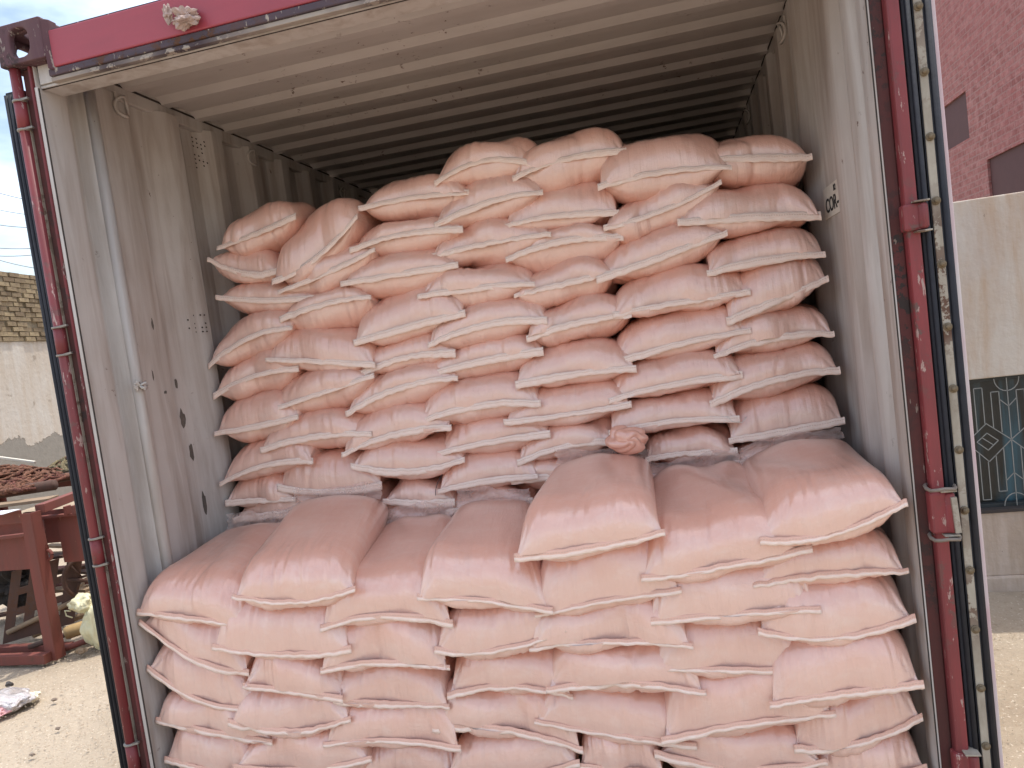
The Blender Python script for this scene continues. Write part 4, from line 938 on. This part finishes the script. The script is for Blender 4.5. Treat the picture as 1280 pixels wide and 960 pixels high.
# things on top of the frame
single(MB().tube([(-3.30, 1.70, .905), (-2.02, 1.86, .945)], .034, 14), 'metal_pipe', M_DARKM, 'thick brown pipe lying on top of the red machine frame', 'pipe')
single(MB().tube([(-2.6, 2.05, .935), (-1.85, 2.30, .955)], .030, 12), 'metal_pipe', M_DARKM, 'dark pipe lying behind the thick brown pipe on the frame', 'pipe')
single(MB().beam((-2.50, 1.60, .885), (-1.9, 1.72, .885), .11, .018), 'wooden_plank', M_WOOD, 'short plank under the thick pipe on the frame', 'plank', .002)
single(MB().box(-2.02, -1.83, 1.32, 1.43, .888, .891), 'paper_card', plain('white_card', (.70, .70, .72), .6), 'white printed card lying on the corner of the frame', 'card')
def coir(name, cx, cy, cz, rx, ry, rz, cols, lab, n, seed):
    r = random.Random(seed); root = thing(name, lab, 'rope heap', (cx, cy, cz))
    for k in range(n):
        mb = MB(); x, y_, z = r.uniform(-.8, .8) * rx, r.uniform(-.7, .7) * ry, 0; d = r.uniform(0, 6.3); pts = []
        for i in range(22):
            hh = max(0, 1 - (x / rx) ** 2 * .9 - (y_ / ry) ** 2 * .7)
            pts.append((cx + x, cy + y_, cz + rz * hh * (.35 + .65 * k / n) + .01 * math.sin(i)))
            d += r.uniform(-.75, .75) + (-.5 if x * math.cos(d) + y_ * math.sin(d) > .3 * rx else 0); x += .05 * math.cos(d); y_ += .05 * math.sin(d)
            x = max(-rx, min(rx, x)); y_ = max(-ry, min(ry, y_))
        mb.tube(pts, [r.uniform(.007, .013) for _ in pts], 6); mb.build('rope_strand', cols[k % len(cols)], root)
def fibre(name, c1):
    m, nt, b, o = newmat(name); v = coord(nt); n1 = noise_n(nt, v, 60, 5, .7)
    nt.links.new(mix(nt, ramp(nt, n1, .35, .65), tuple(x * .35 for x in c1), c1), b.inputs['Base Color']); b.inputs['Roughness'].default_value = 1; bump(nt, b, n1, 1, .02); return m
R1, R2, R3 = fibre('orange_coir', (.27, .12, .07)), fibre('rust_red_coir', (.22, .08, .055)), fibre('green_brown_coir', (.27, .22, .12))
coir('rope_heap', -2.62, 1.98, .95, .50, .26, .13, [R1, R2, R1], 'tangled orange and red fibre rope heaped on the machine frame', 110, 4)
coir('rope_heap', -2.30, 2.50, .93, .38, .28, .17, [R3, R3, R1], 'tangled greenish brown rope heaped behind the orange rope', 80, 9)
single(MB().beam((-2.95, 2.2, 1.16), (-2.55, 2.25, 1.06), .02, .015), 'wooden_stick', plain('pale_stick', (.6, .55, .45)), 'pale stick poking out of the rope heap', 'stick', .002)

# under and beside the frame
for k, (a, b2, r_, m_, lab) in enumerate((
    ((-2.30, 1.62, .10), (-1.70, 1.86, .30), .016, M_WOOD, 'pale pole leaning under the frame'),
    ((-2.05, 1.52, .045), (-1.62, 1.84, .10), .015, M_DARKM, 'thin dark pipe on the ground by the frame foot'),
    ((-1.86, 1.455, .022), (-1.50, 1.80, .06), .017, M_MACH, 'rusty red pipe end sticking out past the frame leg'),
    ((-2.25, 1.74, .03), (-1.70, 2.02, .16), .020, M_WOOD, 'pale wooden pole lying behind the pipes'),
    ((-2.4, 2.0, .34), (-1.55, 2.05, .40), .015, M_DARKM, 'dark rod lying across the scrap behind the leg'))):
    single(MB().tube([a, b2], r_, 10), 'scrap_pole', m_, lab, 'pole')
lg = MB(); lg.tube([(-1.86, 1.60, .085), (-1.845, 1.612, .088), (-1.60, 1.80, .12)], [.034, .040, .040], 14)
single(lg, 'bamboo_log', weathered('bamboo_skin', (.42, .28, .12), (.25, .16, .08), rust_at=.75, rough=.7), 'short yellowish log lying beside the cream sack', 'log')
for k in range(16):
    x, y_ = random.uniform(-3.1, -1.75), random.uniform(1.8, 2.5); z = .03 + .028 * k; a = random.uniform(-.5, .5)
    single(MB().beam((x - .35 * math.cos(a), y_ - .35 * math.sin(a), z), (x + .35 * math.cos(a), y_ + .35 * math.sin(a), z + random.uniform(-.02, .05)), random.uniform(.04, .12), .018), 'scrap_plank', (M_WOOD, M_DARKM, M_WOOD, M_MACH)[k % 4], 'weathered board in the scrap pile under the red machine frame', 'board', .002, 'boards in the scrap pile')
blk = plain('dark_cloth', (.03, .025, .022), .95)
tag(crumple('dark_bundle', (-2.35, 1.78, .36), (.14, .12, .12), blk, 12, 4, .8), 'dark crumpled bundle stuffed under the machine frame', 'bundle')

# cream sack of scraps beside the frame
m_ys = plain('pale_yellow_sack', (.66, .62, .40), .5, 0, .15, 12, .5)
ys_ = thing('cream_sack', 'limp pale yellow sack standing against the scrap by the container', 'sack', (-1.62, 1.60, 0))
def blob(name, c, size, seed, mat, parent, amp=.3, fold=8):
    bm = bmesh.new(); bmesh.ops.create_icosphere(bm, subdivisions=5, radius=1)
    for v_ in bm.verts:
        d = v_.co.copy(); a = math.atan2(d.y, d.x)
        n_ = amp * noise.noise(d * 1.6 + Vector((seed, 0, 0))) + .07 * math.sin(a * fold + 5 * noise.noise(d * 2)) * (1 - abs(d.z) * .4) + .10 * (abs(noise.noise(d * 4.5 + Vector((0, seed, 0)))))
        v_.co = Vector((d.x * size[0], d.y * size[1], d.z * size[2])) * (1 + n_)
    me = bpy.data.meshes.new(name); bm.to_mesh(me); bm.free(); me.materials.append(mat)
    for p_ in me.polygons: p_.use_smooth = True
    o = obj(name, me, parent); o.location = Vector(c) - root_loc(parent); return o
blob('sack_body', (-1.61, 1.60, .13), (.085, .08, .14), 2, m_ys, ys_)
blob('sack_mouth', (-1.67, 1.58, .275), (.075, .06, .048), 5, m_ys, ys_, .4, 6)
st_ = MB().tube([(-1.74, 1.55, .24), (-1.775, 1.545, .245), (-1.77, 1.545, .215), (-1.735, 1.55, .20)], .004, 6).build('tie_string', m_ys, ys_)
tag(crumple('wood_chip', (-1.665, 1.50, .02), (.035, .018, .016), M_WOOD, 5, 3, .5), 'small brown wood chip on the sand in front of the cream sack', 'wood chip')
tag(crumple('stone', (-1.775, 1.135, .012), (.020, .014, .014), plain('dark_stone', (.06, .05, .045)), 9, 3, .5), 'small dark stone on the sand in front of the frame', 'stone')
for k, (x, y_, r_) in enumerate(((-1.33, .98, .010), (-1.05, .72, .009), (-.98, .52, .008), (-1.30, .62, .009), (-.80, .95, .010))):
    tag(crumple('stone', (x, y_, .004), (r_ * 1.6, r_, r_ * .7), plain('brown_stone', (.20, .15, .11)), 20 + k, 2, .5), 'small brown stone lying on the pale sand left of the container', 'stone', 'small stones on the sand')
# clear bag of pink powder at the frame edge
pbg = thing('plastic_bag', 'clear plastic bag with pink and white contents lying on the sand', 'plastic bag', (-1.50, .90, 0))
mpb, nt, b, o_ = newmat('cloudy_bag'); v = coord(nt); b.inputs['Roughness'].default_value = .15; b.inputs['Coat Weight'].default_value = .6
nt.links.new(mix(nt, ramp(nt, noise_n(nt, v, 9, 3), .4, .6), (.42, .37, .34), (.66, .62, .62)), b.inputs['Base Color']); bump(nt, b, noise_n(nt, coord(nt, (1, 3, 1)), 14, 4, .6, 1), 1, .03)
blob('bag_body', (-1.585, .93, .025), (.14, .10, .045), 4, mpb, pbg, .2, 5)
blob('contents', (-1.585, .855, .015), (.11, .045, .025), 6, plain('pink_powder', (.62, .33, .34), .7), pbg, .3, 5)
blob('bag_mouth', (-1.465, .99, .015), (.028, .03, .02), 8, plain('white_scrap', (.72, .66, .52), .8), pbg, .6, 5)

# ------------------------------------------------------------------ right background
YR = 1.83
def stained(name, base, stain, orange):
    m, nt, b, o = newmat(name); v = coord(nt)
    c = mix(nt, ramp(nt, noise_n(nt, coord(nt, (4, 4, .6)), 2.6, 6, .6, .3), .42, .70), base, orange)
    c = mix(nt, ramp(nt, noise_n(nt, coord(nt, (1, 1, 1)), 1.4, 4), .45, .7), c, stain)
    c = mix(nt, ramp(nt, noise_n(nt, coord(nt, (3, 3, .9)), 16, 6, .75), .66, .70), c, (.10, .08, .06))
    nt.links.new(c, b.inputs['Base Color']); b.inputs['Roughness'].default_value = .85
    bump(nt, b, noise_n(nt, v, 22, 6), .5, .012); return m
M_CW = stained('stained_cream_plaster', (.56, .50, .425), (.50, .45, .41), (.45, .31, .20))
M_CW2 = stained('dirty_pink_plaster', (.50, .405, .33), (.40, .33, .28), (.34, .25, .17))
cw = thing('cream_wall', 'stained cream plaster wall with a grilled window to the right of the container', 'wall', (3.2, YR, 0))
WX0, WX1, WZ0, WZ1 = 3.085, 4.02, .385, 1.012
MB().box(2.66, 9, YR, YR + .22, WZ1, 1.838).build('wall_upper', M_CW, cw, .006)
MB().box(2.66, WX0, YR, YR + .22, WZ0, WZ1 - .0005).build('wall_side', M_CW, cw)
MB().box(WX1, 9, YR, YR + .22, WZ0, WZ1 - .0005).build('wall_side', M_CW, cw)
MB().box(2.66, 9, YR + .002, YR + .22, .07, WZ0 - .0005).build('wall_lower', M_CW2, cw, .004)
MB().box(2.66, 9, YR - .012, YR + .22, -.05, .0695).build('plinth', M_CW2, cw, .01)
wd_ = MB(); t_ = .022
for a in ((WX0, WX1, WZ0, WZ0 + t_), (WX0, WX1, WZ1 - t_, WZ1)): wd_.box(a[0] + .001, a[1] - .001, YR + .045, YR + .08, a[2] + .001, a[3] - .001)
win = wd_.build('window_frame', plain('dark_green_frame', (.03, .035, .035), .6), cw, .002)
gm, nt, b, o_ = newmat('dark_teal_glass'); v = coord(nt)
nt.links.new(mix(nt, ramp(nt, noise_n(nt, coord(nt, (9, 1, .7)), 1.4, 3), .50, .72), (.018, .017, .014), (.035, .105, .14)), b.inputs['Base Color']); b.inputs['Roughness'].default_value = .35
bump(nt, b, noise_n(nt, v, 60, 3), .4, .004)
MB().box(WX0 + .002, WX1 - .002, YR + .090, YR + .10, WZ0 + .002, WZ1 - .002).build('pane', gm, cw)
MG = plain('grey_grille_wire', (.27, .28, .27), .6, .3)
def wire(pts, ci):
    Hh = WZ1 - WZ0
    P = [(ci + x, YR + .03, WZ0 + .01 + z * (Hh - .02)) for x, z in pts]
    if any(p[0] < WX0 + .004 or p[0] > WX1 - .004 for p in P): P = [(min(max(p[0], WX0 + .004), WX1 - .004), p[1], p[2]) for p in P]
    mb = MB()
    for i in range(len(P) - 1):
        if (Vector(P[i]) - Vector(P[i + 1])).length > .004: mb.beam(P[i], P[i + 1], .0036, .0036, (0, 1, 0))
    if mb.v: mb.build('grille_bar', MG, cw)
for ci in (3.335, 3.645, 3.955 - .02):
    wire([(0, 0), (0, 1)], ci)
    wire([(.052 * math.cos(a), 1 - .10 * math.sin(a)) for a in np.linspace(0, math.pi, 11)], ci)
    wire([(.052 * math.cos(a), .10 * math.sin(a)) for a in np.linspace(0, math.pi, 11)], ci)
    wire([(-.036, .90), (-.036, .84), (0, .78), (.036, .84), (.036, .90)], ci)
    wire([(-.036, .12), (-.036, .20), (0, .26), (.036, .20), (.036, .12)], ci)
    for s in (-1, 1):
        if ci > 3.9 and s > 0: continue
        wire([(0, .52), (s * .10, .66), (s * .155, .575)], ci); wire([(0, .52), (s * .10, .36), (s * .155, .46)], ci)
        wire([(s * .055, .52), (s * .10, .585), (s * .145, .52), (s * .10, .45), (s * .055, .52)], ci)
        wire([(s * .078, .49), (s * .125, .555)], ci)
        wire([(s * .036, .84), (s * .036, .58)], ci); wire([(s * .036, .20), (s * .036, .46)], ci)
        wire([(s * .036, .90), (s * .07, .90), (s * .07, .62)], ci); wire([(s * .036, .12), (s * .07, .12), (s * .07, .41)], ci)
        wire([(s * .105, .66), (s * .105, .94)], ci); wire([(s * .105, .36), (s * .105, .06)], ci)
        wire([(s * .105, .94), (s * .14, .94), (s * .14, .60)], ci); wire([(s * .105, .06), (s * .14, .06), (s * .14, .43)], ci)
mb = MB(); mb.box(WX0, WX1, YR - .008, YR + .04, WZ0 - .010, WZ0 + .006); mb.build('window_sill', plain('blackened_sill', (.05, .04, .035), .9), cw, .002)

# tall red brick house behind the wall
XB = 6.0
hb_ = thing('brick_house', 'tall red brick house with dark recessed openings behind the cream wall', 'house', (XB, 8, 0))
mr, nt, b, o_ = newmat('red_brickwork'); v = coord(nt)
cmb = nt.nodes.new('ShaderNodeCombineXYZ'); sep = nt.nodes.new('ShaderNodeSeparateXYZ'); nt.links.new(v, sep.inputs[0]); nt.links.new(sep.outputs[1], cmb.inputs[0]); nt.links.new(sep.outputs[2], cmb.inputs[1])
br = nt.nodes.new('ShaderNodeTexBrick'); nt.links.new(cmb.outputs[0], br.inputs[0]); br.inputs['Scale'].default_value = 1
br.inputs['Brick Width'].default_value = .235; br.inputs['Row Height'].default_value = .078; br.inputs['Mortar Size'].default_value = .010; br.inputs['Mortar Smooth'].default_value = .2
br.inputs['Color1'].default_value = (.31, .105, .092, 1); br.inputs['Color2'].default_value = (.225, .07, .06, 1); br.inputs['Mortar'].default_value = (.31, .165, .145, 1)
pt = ramp(nt, noise_n(nt, v, 9, 5, .7), .42, .62)
c = mix(nt, math_n(nt, 'MULTIPLY', pt, .75), br.outputs['Color'], (.42, .20, .18))
c = mix(nt, ramp(nt, noise_n(nt, v, .7, 3), .4, .7), c, mix(nt, .35, c, (.30, .08, .08)))
nt.links.new(c, b.inputs['Base Color']); b.inputs['Roughness'].default_value = .9
bh_ = math_n(nt, 'ADD', math_n(nt, 'MULTIPLY', br.outputs['Fac'], -1), math_n(nt, 'MULTIPLY', noise_n(nt, v, 30, 4), .8)); bump(nt, b, bh_, .9, .02)
# wall with openings: cut into panels round each opening (y0, y1, z0, z1)
opens = [(8.86, 9.76, 3.31, 3.92), (7.05, 8.42, 2.25, 2.925), (10.6, 11.5, 3.31, 3.92), (6.2, 6.8, 4.4, 5.2)]
ysb = sorted(set([2.6, 16] + [o[0] for o in opens] + [o[1] for o in opens])); zsb = sorted(set([-.05, 9] + [o[2] for o in opens] + [o[3] for o in opens]))
bwm = MB()
for i in range(len(ysb) - 1):
    for k in range(len(zsb) - 1):
        yc, zc = (ysb[i] + ysb[i + 1]) / 2, (zsb[k] + zsb[k + 1]) / 2
        if any(o[0] < yc < o[1] and o[2] < zc < o[3] for o in opens): continue
        y0, y1, z0, z1 = ysb[i], ysb[i + 1], zsb[k], zsb[k + 1]
        bwm.add([(XB, y0, z0), (XB, y1, z0), (XB, y1, z1), (XB, y0, z1)], [(0, 1, 2, 3)])
for o in opens:
    y0, y1, z0, z1 = o; xx = XB + .06
    bwm.add([(XB, y0, z0), (XB, y1, z0), (XB, y1, z1), (XB, y0, z1), (xx, y0, z0), (xx, y1, z0), (xx, y1, z1), (xx, y0, z1)], [(0, 1, 5, 4), (1, 2, 6, 5), (2, 3, 7, 6), (3, 0, 4, 7)])
bwm.box(XB + .07, XB + 6, 2.6, 16, -.05, 9)
bwm.build('wall', mr, hb_)
MSH = plain('brown_shutter', (.085, .034, .032), .8, 0, .15, 8)
for o in opens:
    MB().box(XB + .030, XB + .058, o[0] + .002, o[1] - .002, o[2] + .002, o[3] - .002).build('window_shutter', MSH, hb_)
